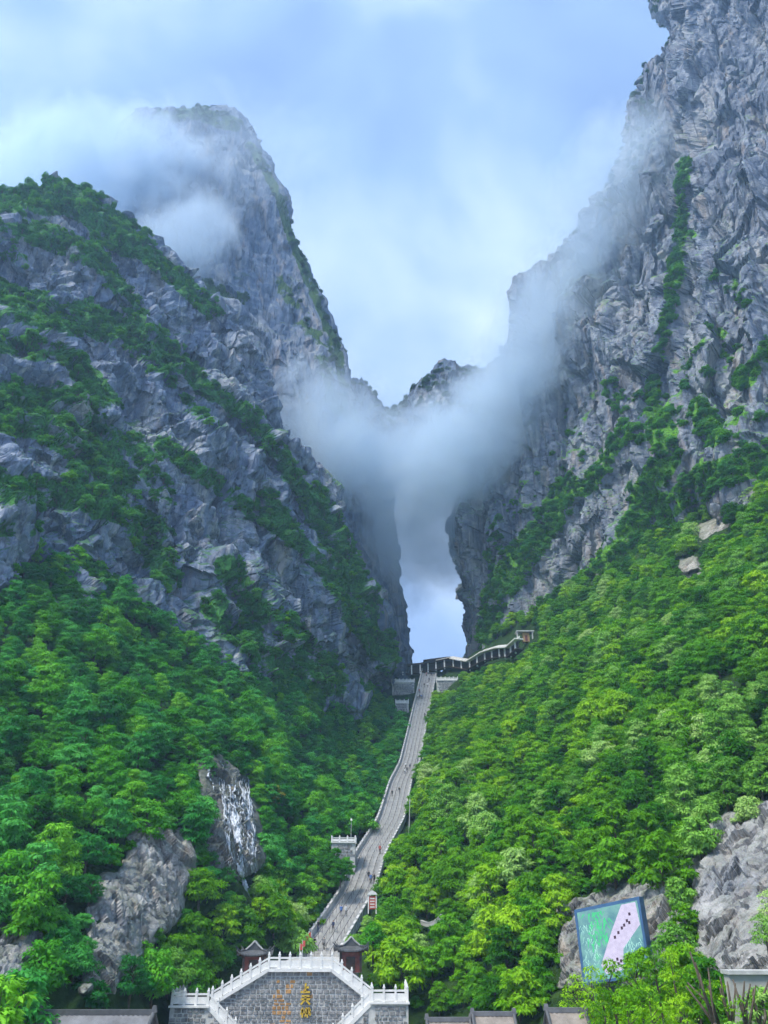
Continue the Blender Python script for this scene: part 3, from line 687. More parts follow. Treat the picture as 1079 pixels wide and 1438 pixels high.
# pale drain pole beside the stairs
lp = V(574, 1170, 186); t = empty('utility_pole', (lp.x, 186, lp.z - 1)); tag(t, 'tall pale pole beside the middle stairs, leaning against the trees', 'pole')
MB().tube([(0, 0, 0), (0.25, 0, 4), (0.4, 0, 8.3)], [0.11, 0.1, 0.08], 8).build('pole', M['marble_old'], t); MB().bar((0.1, -0.05, 7.7), (0.75, -0.05, 7.8), 0.1, 0.12).build('cross_arm', M['marble_old'], t)
# small white landing parapet on the far side of the upper stairs
a = V(594, 1066, 258); t = empty('parapet', (a.x, 258, a.z - 1.5)); tag(t, 'small white stone parapet jutting out beside the bend of the stairs', 'parapet')
MB().box((1.3, 0.8, 0.75), (1.4, 0.8, 0.75)).build('wall', M['stone'], t); balustrade(t, (0, 0.1, 1.5), (2.6, 0.1, 1.5), 1.1, 0.28, 1.3)
# curved garden wall in the trees
mb = MB(); prev = None
for i in range(9):
    f = i / 8; px = 592 + 28 * f; py = 1296 + 7 * math.sin(f * 3.1) - 9 * f; p = V(px, py, float(D(px, py + 3)) - 1.2)
    if prev: mb.bar(prev, p, 0.3, 0.5); mb.bar(prev + Vector((0, 0, 0.31)), p + Vector((0, 0, 0.31)), 0.42, 0.1)
    prev = p
tag(mb.build('garden_wall', M['plaster']), 'low curved pale wall half hidden in the trees', 'wall')
# red notice board at the stair side
a = V(523, 1282, 151); t = empty('notice_board', (a.x, 151, a.z)); t.scale = (0.8, 0.8, 0.8); tag(t, 'red and cream notice board beside the lower stairs', 'sign')
for s in (-1, 1): MB().box((s * 0.85, 0, 1.7), (0.13, 0.13, 1.9)).build('post', M['marble'], t)
MB().box((0, 0, 2.0), (0.72, 0.08, 1.3)).build('panel', M['red_paint'], t)
MB().prism([(-1.15, -0.3, 3.5), (1.15, -0.3, 3.5), (0.75, -0.3, 4.0), (0, -0.3, 4.35), (-0.75, -0.3, 4.0)], (0, 0.6, 0)).build('roof', M['marble'], t)
for k in range(4): MB().box((0, -0.1, 1.1 + k * 0.55), (0.5, 0.02, 0.13)).build('text_plate', M['marble'], t)

# covered corridor along the foot of the cliff
COR = [(566, 936, 330), (590, 934, 333), (612, 930, 335), (636, 925, 336), (659, 929, 334), (680, 916, 332), (700, 910, 330), (716, 909, 328), (729, 897, 326)]
COR = [(x_, y_, float(D(x_, max(y_ + 13, 938)) - 2.5)) for x_, y_, d_ in COR]
cp = [V(*p) for p in COR]; t = empty('covered_corridor', cp[0]); tag(t, 'roofed white walkway on posts from the stair head along the cliff foot', 'walkway')
inv2 = Matrix.Translation(-cp[0])
for k, (a, b) in enumerate(zip(cp[:-1], cp[1:])):
    a = inv2 @ a; b = inv2 @ b; dk = k in (0, 1, 2)
    MB().bar(a, b, 3.2, 0.4).build('roof_slab', M['dark_wood' if dk else 'marble'], t)
    MB().bar(a + Vector((0, -1.7, 0.1)), b + Vector((0, -1.7, 0.1)), 0.25, 0.8).build('fascia', M['dark_wood' if k < 2 else 'marble'], t)
    MB().bar(a + Vector((0, 0, -3.6)), b + Vector((0, 0, -3.6)), 3.0, 0.3).build('deck', M['dark_wood'], t)
    MB().bar(a + Vector((0, 1.4, -1.8)), b + Vector((0, 1.4, -1.8)), 0.2, 3.4).build('back_wall', M['dark_wood'], t)
    MB().bar(a + Vector((0, -1.4, -2.6)), b + Vector((0, -1.4, -2.6)), 0.12, 0.12).build('rail', M['dark_wood'], t)
    n = 2
    for j in range(n): c = a.lerp(b, j / n); MB().box((c.x, c.y - 1.4, c.z - 2.1), (0.28, 0.28, 2.2)).build('post', M['marble'], t)
c = cp[2] - cp[0]
MB().prism([(c.x - 5.5, c.y - 2.4, c.z + 0.35), (c.x + 8.5, c.y - 2.4, c.z + 0.9), (c.x + 8.0, c.y - 2.4, c.z + 1.9), (c.x + 4.5, c.y - 2.4, c.z + 1.7), (c.x - 2, c.y - 2.4, c.z + 0.9)], (0, 4.8, 0)).build('gate_roof', M['dark_wood'], t)
# kiosk at the end
kd_ = float(D(738, 900)) - 3; a = V(736, 898, kd_); t = empty('kiosk', (a.x, kd_, a.z - 2.5)); t.scale = (0.72, 0.72, 0.72); tag(t, 'small tan kiosk with flat white roof at the end of the walkway', 'kiosk')
MB().box((1.0, 0, 4.2), (1.7, 1.6, 2.4)).build('wall', M['tan_wood'], t); MB().box((0.6, 0, 7.2), (4.6, 2.6, 0.3)).build('roof', M['marble_old'], t)
for s in (-3.6, 4.2): MB().box((s, -2.0, 3.6), (0.3, 0.3, 3.6)).build('post', M['marble_old'], t)
MB().box((1.0, -1.63, 3.6), (0.6, 0.05, 1.5)).build('door', M['red_wood'], t)

# ------------------------------------------------------------------ stone terrace with double stairs
TY = 105.0
def tp(px, py, Y=TY): return V(px, py, Y)
zt = tp(420, 1364).z; zw = tp(270, 1413).z; zb = 0.0
xa, xb = tp(377, 1364).x, tp(466, 1364).x
xl, xr = tp(297, 1413).x, tp(522, 1409).x
xwl, xwr = tp(245, 1413).x, tp(573, 1409).x
O = Vector((0, TY, 0)); ter = empty('stone_terrace', O); tag(ter, 'grey stone terrace with white double balustrades and gilded characters at the stairway foot', 'terrace')
zw2 = tp(550, 1408).z
# central wall
front = [(xl, zb), (xr, zb), (xr, zw2), (xb, zt), (xa, zt), (xl, zw)]
MB().prism([(x, 0, z) for x, z in front], (0, 9, 0)).build('wall', M['mortar'], ter)
cx_or = tp(397, 1400).x; cx_gd = tp(430, 1400).x
isor = lambda x, z, r: (abs(x - cx_or) < 1.1 and z < zt - 1.0 and r.random() < 0.7) or (abs(x - cx_gd) < 0.5 and r.random() < 0.3)
r0 = random.Random(3); stones = {}
mbs = MB(); stone_rows(mbs, front, -0.003, 0.42, 0.4, 0.85, 0.1, 9, lambda x, z, r: not isor(x, z, random.Random(int(x * 50) * 7919 + int(z * 50)))); mbs.build('stone_facing', M['stone'], ter)['kind'] = 'stuff'
mbs = MB(); stone_rows(mbs, front, -0.003, 0.42, 0.4, 0.85, 0.1, 9, lambda x, z, r: isor(x, z, random.Random(int(x * 50) * 7919 + int(z * 50)))); o = mbs.build('stained_stone_facing', M['stone_orange'], ter); o['kind'] = 'stuff'; o['label'] = 'orange stained stones in the middle of the wall'
# wings: outer landings
zwl = zw
for x0, x1, z1 in ((xwl, xl, zwl), (xr, xwr, zw2)):
    MB().box(((x0 + x1) / 2, 2.5, z1 / 2), ((x1 - x0) / 2 - 0.002, 4.5, z1 / 2)).build('wing_wall', M['mortar'], ter)
    mbs = MB(); stone_rows(mbs, [(x0, 0), (x1, 0), (x1, z1), (x0, z1)], -2.003, 0.42, 0.4, 0.85, 0.1, int(x0 * 10)); mbs.build('stone_facing', M['stone'], ter)['kind'] = 'stuff'
    MB().box(((x0 + x1) / 2, -1.8, z1 + 0.1), ((x1 - x0) / 2 + 0.15, 0.45, 0.1)).build('coping', M['marble'], ter)
    balustrade(ter, (x0 + 0.1, -1.8, z1 + 0.2), (x1 - 0.1, -1.8, z1 + 0.2), 1.35, 0.26, 1.25)
    xe = x0 + 0.1 if x0 == xwl else x1 - 0.1
    balustrade(ter, (xe, -1.8, z1 + 0.2), (xe, 6.5, z1 + 0.2), 1.35, 0.26, 1.6, first=False)
# copings and balustrades of the centre: sloping, flat, sloping
for a, b in (((xl, zwl), (xa, zt)), ((xa, zt), (xb, zt)), ((xb, zt), (xr, zw2))):
    A = Vector((a[0], -0.05, a[1] + 0.1)); B_ = Vector((b[0], -0.05, b[1] + 0.1))
    MB().bar(A, B_, 0.7, 0.34).build('coping', M['marble'], ter)
    balustrade(ter, A + Vector((0, 0, 0.12)), B_ + Vector((0, 0, 0.12)), 1.4, 0.26, 1.3, first=a[0] != xa, last=a[0] != xa)
# inward lower flights in front of the wall
for s, x0, z1 in ((1, xl, zwl), (-1, xr, zw2)):
    x1 = x0 + s * 7.5; z2 = z1 - 6.5
    pr = [(x0, -2.0, z1), (x1, -2.0, z2), (x1, -2.0, 0.0), (x0, -2.0, 0.0)]
    MB().prism(pr, (0, 1.99, 0)).build('flight_wall', M['mortar'], ter)
    mbs = MB(); stone_rows(mbs, [(x0, 0), (x1, 0), (x1, z2), (x0, z1)] if s > 0 else [(x1, 0), (x0, 0), (x0, z1), (x1, z2)], -2.003, 0.42, 0.4, 0.85, 0.1, int(x0 * 10) + 5); mbs.build('stone_facing', M['stone'], ter)['kind'] = 'stuff'
    A = Vector((x0, -1.8, z1 + 0.1)); B_ = Vector((x1, -1.8, z2 + 0.1))
    MB().bar(A, B_, 0.6, 0.4).build('coping', M['marble'], ter); balustrade(ter, A + Vector((0, 0, 0.12)), B_ + Vector((0, 0, 0.12)), 1.35, 0.26, 1.4, first=False)
MB().box(((xl + xr) / 2, 14, zt / 2), ((xr - xl) / 2 - 2, 4.98, zt / 2 - 0.02)).build('deck', M['stone_step'], ter)
# ramp from the terrace deck to the stair foot
A = Vector(((xa + xb) / 2, 8.9, zt - 0.1)); B_ = SP[0] - O + Vector((0, 0.4, -0.05)); MB().bar(A, B_, 8.0, 0.3).build('paving_ramp', M['stone_step'], ter)
# gilded characters on the wall, written from top to bottom
CH_ = {
 'shang': [((0.5, 1.0), (0.5, 0.08)), ((0.5, 0.55), (0.85, 0.55)), ((0.05, 0.06), (0.95, 0.06))],
 'tian': [((0.12, 0.88), (0.88, 0.88)), ((0.05, 0.55), (0.95, 0.55)), ((0.5, 0.88), (0.47, 0.5)), ((0.47, 0.5), (0.05, 0.02)), ((0.5, 0.52), (0.95, 0.02))],
 'ti': [((0.02, 0.72), (0.36, 0.72)), ((0.2, 1.0), (0.2, 0.0)), ((0.19, 0.66), (0.02, 0.3)), ((0.21, 0.62), (0.36, 0.42)), ((0.55, 1.0), (0.62, 0.86)), ((0.86, 1.0), (0.78, 0.86)), ((0.45, 0.82), (0.92, 0.82)), ((0.92, 0.82), (0.92, 0.64)), ((0.46, 0.64), (0.92, 0.64)), ((0.46, 0.64), (0.46, 0.44)), ((0.46, 0.44), (0.97, 0.44)), ((0.97, 0.44), (0.94, 0.2)), ((0.69, 0.84), (0.69, 0.0)), ((0.66, 0.42), (0.42, 0.1))],
}
for k, (nm, py0, py1) in enumerate((('shang', 1381, 1394), ('tian', 1397, 1411), ('ti', 1415, 1429))):
    mb = MB(); x0 = tp(422.5, py0).x; x1 = tp(437, py0).x; z1 = tp(430, py0).z; z0 = tp(430, py1).z
    for (ax, az), (bx, bz) in CH_[nm]:
        mb.bar((x0 + (x1 - x0) * ax, -0.2, z0 + (z1 - z0) * az), (x0 + (x1 - x0) * bx, -0.2, z0 + (z1 - z0) * bz), 0.16, 0.18, up=(0, 0, 1) if ax != bx else (1, 0, 0))
    mb.build('character', M['gold'], ter)
# ------------------------------------------------------------------ gate pavilions
def pavilion(label, px, py_eave, py_base, d, wpx):
    a = V(px, py_base, d); zc = proj(a)[2]; wd = wpx * zc / F / 2; he = V(px, py_eave, d).z
    base = zt - 0.5 if d < 125 else a.z - 1
    t = empty('gate_pavilion', (a.x, d, base)); tag(t, label, 'pavilion')
    hh = he - base
    MB().box((0, 0, hh / 2), (wd, wd * 0.9, hh / 2)).build('wall', M['red_wood'], t)
    MB().box((0, -wd * 0.9 - 0.03, hh * 0.42), (wd * 0.42, 0.04, hh * 0.36)).build('door', M['dark_wood'], t)
    for s in (-1, 1): MB().box((s * (wd - 0.08), -wd * 0.9 - 0.06, hh / 2), (0.14, 0.1, hh / 2)).build('pillar', M['dark_wood'], t)
    MB().box((0, 0, hh + 0.12), (wd * 1.22, wd * 1.12, 0.14)).build('eave_beam', M['dark_wood'], t)
    n = 25; rw = wd * 1.62; v = []
    g = np.linspace(-1, 1, n); X, Y = np.meshgrid(g, g); m = np.maximum(np.abs(X), np.abs(Y)); cor = (np.abs(X) * np.abs(Y)) ** 3
    Z = hh + 0.22 + 1.25 * (1 - m) ** 1.45 + 0.62 * cor + 0.05 * np.sin(np.where(np.abs(X) > np.abs(Y), Y, X) * 40) * (m > 0.3)
    Pt = np.stack([X * rw, Y * rw * 0.9, Z], -1).reshape(-1, 3); Pb = Pt - np.array([0, 0, 0.16])
    F1 = grid_faces(n, n); me = np_mesh('roof', np.r_[Pt, Pb], np.r_[F1, F1[:, ::-1] + n * n], M['roof_dark'], True); rf = link_mesh('roof', me, t)
    e = []
    for i in range(n - 1):
        e += [(i, i + 1), (n * (n - 1) + i + 1, n * (n - 1) + i), ((i + 1) * n, i * n), (i * n + n - 1, (i + 1) * n + n - 1)]
    mb = MB(); mb.v = [tuple(p) for p in np.r_[Pt, Pb]]; mb.f = [(a_, a_ + n * n, b_ + n * n, b_) for a_, b_ in e]; mb.build('eave_edge', M['roof_dark'], rf)
    zr = hh + 0.72
    MB().prism([(-wd * 0.7, -wd * 0.72, zr), (wd * 0.7, -wd * 0.72, zr), (wd * 0.3, -wd * 0.72, zr + 0.55), (0, -wd * 0.72, zr + 1.0), (-wd * 0.3, -wd * 0.72, zr + 0.55)], (0, wd * 1.44, 0)).build('gable', M['roof_dark'], rf)
    for s in (-1, 1): MB().tube([(0, -wd * 0.75, zr + 1.02), (s * wd * 0.32, -wd * 0.75, zr + 0.56), (s * wd * 0.82, -wd * 0.75, zr + 0.05)], [0.1, 0.1, 0.1], 6).build('ridge', M['plaster'], rf)
    for sx in (-1, 1):
        for sy in (-1, 1):
            MB().tube([(sx * wd * 0.6, sy * wd * 0.55, hh + 0.75), (sx * rw * 0.82, sy * rw * 0.74, hh + 0.62), (sx * rw * 1.03, sy * rw * 0.93, hh + 1.12)], [0.09, 0.09, 0.05], 6).build('hip_ridge', M['roof_dark'], rf)
    return t
pavilion('dark red gate pavilion with upturned roof on the waterfall side of the stair foot', 357, 1343, 1362, 113, 29)
pavilion('dark red gate pavilion with upturned roof on the billboard side of the stair foot', 493, 1337, 1362, 113, 30)
# red and white planters with banners beside the stair foot
for k, (px, py, d) in enumerate([(421, 1338, 128), (425, 1333, 130.5), (429, 1327, 133), (433, 1321, 135.5)]):
    a = V(px, py, d); t = empty('flag_pole', (a.x, d, a.z - 1.2)); tag(t, 'short red banner on a white pole beside the stair foot', 'banner', 'red banners along the stair foot')
    MB().tube([(0, 0, 0), (0, 0, 2.4)], [0.05, 0.04], 6).build('pole', M['white_paint'], t); MB().box((0.2, 0, 1.9), (0.18, 0.03, 0.38)).build('banner', M['red_paint'], t)

# ------------------------------------------------------------------ roofs below the viewpoint
def house(label, x0, x1, ridge_py, d, half, mat, drop=2.0, wallh=None, name='house'):
    a = V(x0, ridge_py, d); b = V(x1, ridge_py, d); zr = a.z
    t = empty(name, ((a.x + b.x) / 2, d, 0)); tag(t, label, 'house'); w2 = (b.x - a.x) / 2; ze = zr - drop
    MB().box((0, 0, (ze + 0.25) / 2), (w2 - 0.4, half - 0.5, (ze + 0.25) / 2)).build('wall', M['plaster'], t)
    for s in (-1, 1): MB().prism([(s * (w2 - 0.4), -half + 0.5, ze + 0.2), (s * (w2 - 0.4), half - 0.5, ze + 0.2), (s * (w2 - 0.4), 0, zr - 0.25)], (-s * 0.3, 0, 0)).build('gable', M['plaster'], t)
    for s in (-1, 1):
        n = int(w2 * 2 / 0.16); m = 7; g = np.linspace(-w2, w2, n); u = np.linspace(0, 1, m); X, U = np.meshgrid(g, u)
        Z = zr - drop * (U ** 0.8) + 0.045 * np.sin(X / 0.16 * math.pi); Pt = np.stack([X, s * U * half, Z], -1).reshape(-1, 3)
        f1 = grid_faces(m, n); link_mesh('roof_slope', np_mesh('roof_slope', np.r_[Pt, Pt - [0, 0, 0.2]], np.r_[f1, f1[:, ::-1] + n * m], M[mat], True), t)
    rd = MB().bar((-w2, 0, zr + 0.06), (w2, 0, zr + 0.06), 0.32, 0.3)
    for s in (-1, 1): rd.box((s * (w2 + 0.02), 0, zr + 0.24), (0.2, 0.14, 0.2), taper=0.6)
    rd.build('ridge', M['roof_dark' if mat != 'roof_brown' else 'roof_grey'], t)
    for s in (-1, 1):
        for q_ in (-1, 1):
            MB().tube([(s * w2, q_ * 0.1, zr), (s * w2, q_ * half * 0.5, zr - drop * 0.55), (s * (w2 + 0.1), q_ * half * 1.03, zr - drop + 0.1)], [0.13, 0.12, 0.1], 6).build('verge', M['roof_dark'], t)
    return t
house('long house with grey tiled roof beside the stone terrace', 58, 216, 1423, 62, 3.4, 'roof_grey')
house('house with grey tiled roof next to the long roof, cut by the picture edge'.replace(', cut by the picture edge', ' at the slope foot'), -80, 8, 1424, 60, 3.4, 'roof_grey')
house('low house with grey brown tiled roof in front of the bushes', 664, 722, 1425, 72, 3.0, 'roof_brown')
house('low narrow house with worn tiled roof adjoining the terrace bushes', 600, 661, 1433, 73, 2.6, 'roof_brown')
house('small house with flat brown tiled roof under the billboard', 768, 822, 1420, 66, 2.6, 'roof_brown', 1.6)
# grey concrete wall beside the boulder
a = V(1020, 1368, 62); t = empty('concrete_wall', (a.x, 62, 0)); tag(t, 'plain grey concrete wall with coping below the pale boulder', 'wall')
MB().box((7, 0, a.z / 2), (7, 0.5, a.z / 2)).build('wall', M['plaster'], t); MB().box((7, 0, a.z + 0.12), (7.1, 0.7, 0.12)).build('coping', M['marble_old'], t)

# ------------------------------------------------------------------ billboard screen
BT = [V(807, 1278, 87), V(898, 1259, 83.5), V(911, 1388, 83.5), V(820, 1385, 87)]       # TL TR BR BL
u = (BT[1] - BT[0]); dn = (BT[3] - BT[0]); nrm = u.cross(dn).normalized()
if nrm.y > 0: nrm = -nrm
t = empty('billboard', V(865, 1400, 85)); tag(t, 'large blue framed video screen showing the stairway and green slopes', 'billboard'); ib = Matrix.Translation(-t.location)
def bp(fx, fy, off=0.0): return ib @ (BT[0] + u * fx + dn * fy + nrm * off)
MB().prism([bp(-0.0, 0), bp(1, 0), bp(1, 1), bp(0, 1)], -nrm * 1.5).build('case', M['metal_blue'], t)
for (x0, y0, x1, y1) in ((0, 0, 1, 0.045), (0, 0.965, 1, 1), (0, 0.045, 0.035, 0.965), (0.965, 0.045, 1, 0.965)):
    MB().prism([bp(x0, y0, 0.1), bp(x1, y0, 0.1), bp(x1, y1, 0.1), bp(x0, y1, 0.1)], -nrm * 0.098).build('frame', M['metal_blue'], t)
sc_bg = NT('screen_teal'); nn = sc_bg.noise(sc_bg.pos(), 0.9, 5); em = sc_bg.n('ShaderNodeEmission'); sc_bg.l(sc_bg.ramp(nn, [(0.35, (0.05, 0.12, 0.15)), (0.6, (0.09, 0.19, 0.19)), (0.75, (0.06, 0.26, 0.14))]), em.inputs['Color']); em.inputs['Strength'].default_value = 0.75; sc_bg.l(em.outputs[0], sc_bg.o.inputs['Surface'])
scr = MB().poly([bp(0.035, 0.045, 0.02), bp(0.035, 0.965, 0.02), bp(0.965, 0.965, 0.02), bp(0.965, 0.045, 0.02)]).build('screen', sc_bg.m, t)
MB().poly([bp(0.72, 0.06, 0.03), bp(0.52, 0.38, 0.03), bp(0.30, 0.78, 0.03), bp(0.36, 0.9, 0.03), bp(0.62, 0.88, 0.03), bp(0.66, 0.62, 0.03), bp(0.95, 0.36, 0.03), bp(0.93, 0.06, 0.03)]).build('screen_path', emis('screen_lilac', (0.36, 0.34, 0.46), 0.62), scr)
gmat = emis('screen_green', (0.05, 0.42, 0.17), 0.55); pm = emis('screen_pale', (0.22, 0.42, 0.38), 0.7); dm = emis('screen_dark', (0.05, 0.03, 0.05), 0.5)
rs = random.Random(5); mb = MB(); mb2 = MB()
def stroke(m, x, y, dx, dy, wd):
    m.poly([bp(x - wd, y, 0.026), bp(x + dx - wd * 0.3, y + dy, 0.026), bp(x + dx + wd * 0.3, y + dy, 0.026), bp(x + wd, y, 0.026)])
for k in range(70):
    x = rs.gauss(0.34, 0.09); y = rs.uniform(0.08, 0.5); x += 0.12 * (y - 0.3)
    stroke(mb, min(max(x, 0.08), 0.55 - 0.1 * (y > 0.35)), y, rs.uniform(-0.06, 0.06), rs.uniform(0.04, 0.12), rs.uniform(0.004, 0.014))
for k in range(70): stroke(mb2, rs.uniform(0.06, 0.3), rs.uniform(0.2, 0.85), rs.uniform(-0.05, 0.05), rs.uniform(0.03, 0.09), 0.005)
for k in range(50): stroke(mb2, rs.uniform(0.7, 0.92), rs.uniform(0.5, 0.88), rs.uniform(-0.06, 0.06), rs.uniform(0.03, 0.09), 0.006)
for mm_, m_ in ((mb, gmat), (mb2, pm)): o = mm_.build('screen_foliage', m_, scr); o['kind'] = 'stuff'
mb = MB()
for x, y in ((0.82, 0.2), (0.77, 0.28), (0.8, 0.31), (0.72, 0.33), (0.68, 0.36), (0.62, 0.41), (0.56, 0.46), (0.55, 0.74), (0.5, 0.78), (0.56, 0.8), (0.47, 0.83), (0.6, 0.77)):
    mb.poly([bp(x - 0.016, y - 0.02, 0.035), bp(x - 0.016, y + 0.02, 0.035), bp(x + 0.016, y + 0.02, 0.035), bp(x + 0.016, y - 0.02, 0.035)])
o = mb.build('screen_figures', dm, scr); o['kind'] = 'stuff'
for s in (0.15, 0.85): 
    a = bp(s, 1.0, -0.7); MB().bar(a, a + Vector((0, 0, -6)), 0.5, 0.5).build('leg', M['metal_blue'], t)

# ------------------------------------------------------------------ trees
def leaf_cloud(r, centers, radii, per, size, flat=0.6, droop=0.35):
    """small folded leaves over the upper shells of many clumps"""
    vs_ = []
    for c, rc in zip(centers, radii):
        n = int(per * (rc / np.mean(radii)) ** 2)
        d = r.normal(size=(n, 3)); d[:, 2] = np.abs(d[:, 2]) * 0.9 - 0.25; d /= np.linalg.norm(d, axis=1, keepdims=True)
        p = c + d * rc * r.uniform(0.55, 1.1, (n, 1)) * np.array([1, 1, flat])
        nr = d + np.array([0, 0, 0.75]) + r.normal(size=(n, 3)) * 0.45; nr /= np.linalg.norm(nr, axis=1, keepdims=True)
        tg = d * np.array([1, 1, 0.2]) + np.array([0, 0, -droop]) + r.normal(size=(n, 3)) * 0.6
        tg -= nr * (tg * nr).sum(1, keepdims=True); tg /= np.maximum(np.linalg.norm(tg, axis=1, keepdims=True), 1e-6)
        sd_ = np.cross(nr, tg); s = size * r.uniform(0.6, 1.35, (n, 1))
        vs_.append(np.stack([p, p + tg * s * 0.5 + sd_ * s * 0.22 - nr * s * 0.08, p + tg * s - np.array([0, 0, 1]) * s * 0.12, p + tg * s * 0.5 - sd_ * s * 0.22 - nr * s * 0.08], 1))
    v = np.concatenate(vs_).reshape(-1, 3); k = len(v) // 4; b = np.arange(k)[:, None] * 4
    return v, np.concatenate([b + [0, 1, 2], b + [0, 2, 3]])
def crown_parts(seed, R, Hc, z0, ncl, per, size, flat=0.55):
    r = np.random.default_rng(seed); cs = []; rd = []
    for k in range(ncl):
        f = (k + 0.5) / ncl; a = k * 2.399 + r.uniform(-0.4, 0.4); z = z0 + Hc * f
        rr = R * math.sqrt(max(0.02, 1 - (2 * f - 0.85) ** 2 / 1.5)) * r.uniform(0.35, 0.95) * (1 - 0.35 * f)
        cs.append((rr * math.cos(a), rr * math.sin(a), z)); rd.append(R * r.uniform(0.2, 0.54) * (1.05 - 0.35 * f))
    return np.array(cs), np.array(rd), leaf_cloud(r, np.array(cs), np.array(rd), per, size, flat)
def trunk_mb(seed, cs, h, r0, nl=7):
    rr = random.Random(seed); mb = MB(); lx, ly = rr.uniform(-0.3, 0.3), rr.uniform(-0.3, 0.3)
    pp = [(0, 0, -0.8), (lx * 0.3, ly * 0.3, h * 0.35), (lx, ly, h * 0.7), (lx * 1.3, ly * 1.3, h)]
    mb.tube(pp, [r0 * 1.25, r0, r0 * 0.6, r0 * 0.2], 7)
    for c in list(cs)[::max(1, len(cs) // nl)]:
        f = min(0.9, max(0.25, c[2] / h - 0.25)); s = (lx * f, ly * f, h * f)
        mb.tube([s, ((s[0] + c[0]) * 0.5, (s[1] + c[1]) * 0.5, (s[2] * 0.4 + c[2] * 0.6) - 0.1), tuple(c)], [r0 * 0.42, r0 * 0.28, r0 * 0.1], 5)
    return mb
PROTO = {}
def proto(key, leaf, R, Hc, z0, ncl, per, size, flat, n, seed0):
    L_ = []
    for k in range(n):
        vr = random.Random(seed0 * 31 + k); kr = vr.uniform(0.78, 1.15); cs, rd, (v, f) = crown_parts(seed0 + k, R * kr, Hc * vr.uniform(0.8, 1.45), z0 * vr.uniform(0.8, 1.3), int(ncl * vr.uniform(0.8, 1.3)), int(per * kr), size * vr.uniform(0.8, 1.15), flat * vr.uniform(0.75, 1.3))
        cm = np_mesh('crown', v, f, M[leaf], False); tm = trunk_mb(seed0 + k, cs, z0 + Hc * 0.85, 0.055 * R).mesh('trunk', M['bark'], True)
        tv = np.array([p.co for p in tm.vertices]); tf = []
        for pl in tm.polygons:
            vv_ = list(pl.vertices)
            for i in range(1, len(vv_) - 1): tf.append((vv_[0], vv_[i], vv_[i + 1]))
        tf = np.array(tf) + len(v)
        jm = np_mesh('tree', np.r_[v, tv], np.r_[f, tf], mats=[M[leaf], M['bark']], matidx=np.r_[np.zeros(len(f)), np.ones(len(tf))])
        L_.append((cm, tm, jm))
    PROTO[key] = L_
proto('bright', 'leaf_r1', 3.0, 3.6, 1.4, 20, 150, 0.5, 0.5, 5, 100)
proto('pale', 'leaf_r2', 2.8, 3.6, 1.4, 20, 150, 0.5, 0.6, 4, 120)
proto('deep', 'leaf_r3', 3.1, 3.4, 1.3, 20, 150, 0.5, 0.5, 4, 140)
proto('bluegreen', 'leaf_l1', 3.0, 3.6, 1.4, 20, 150, 0.5, 0.5, 5, 160)
proto('midgreen', 'leaf_l2', 2.9, 3.6, 1.4, 20, 150, 0.5, 0.55, 4, 180)
proto('yellow', 'leaf_y', 2.2, 3.0, 1.4, 16, 150, 0.38, 0.55, 1, 200)
proto('shrub', 'leaf_c', 2.0, 2.0, 0.3, 13, 130, 0.4, 0.6, 3, 220)
proto('shrub_bright', 'leaf_r3', 1.9, 1.8, 0.3, 13, 130, 0.38, 0.6, 2, 240)
proto('shrub_far', 'leaf_far', 2.4, 2.2, 0.3, 10, 60, 0.75, 0.6, 2, 260)
proto('near', 'leaf_r1', 1.5, 2.4, 0.6, 18, 90, 0.22, 0.6, 2, 280)
proto('near_pale', 'leaf_r2', 1.4, 2.0, 0.5, 16, 90, 0.2, 0.6, 1, 290)

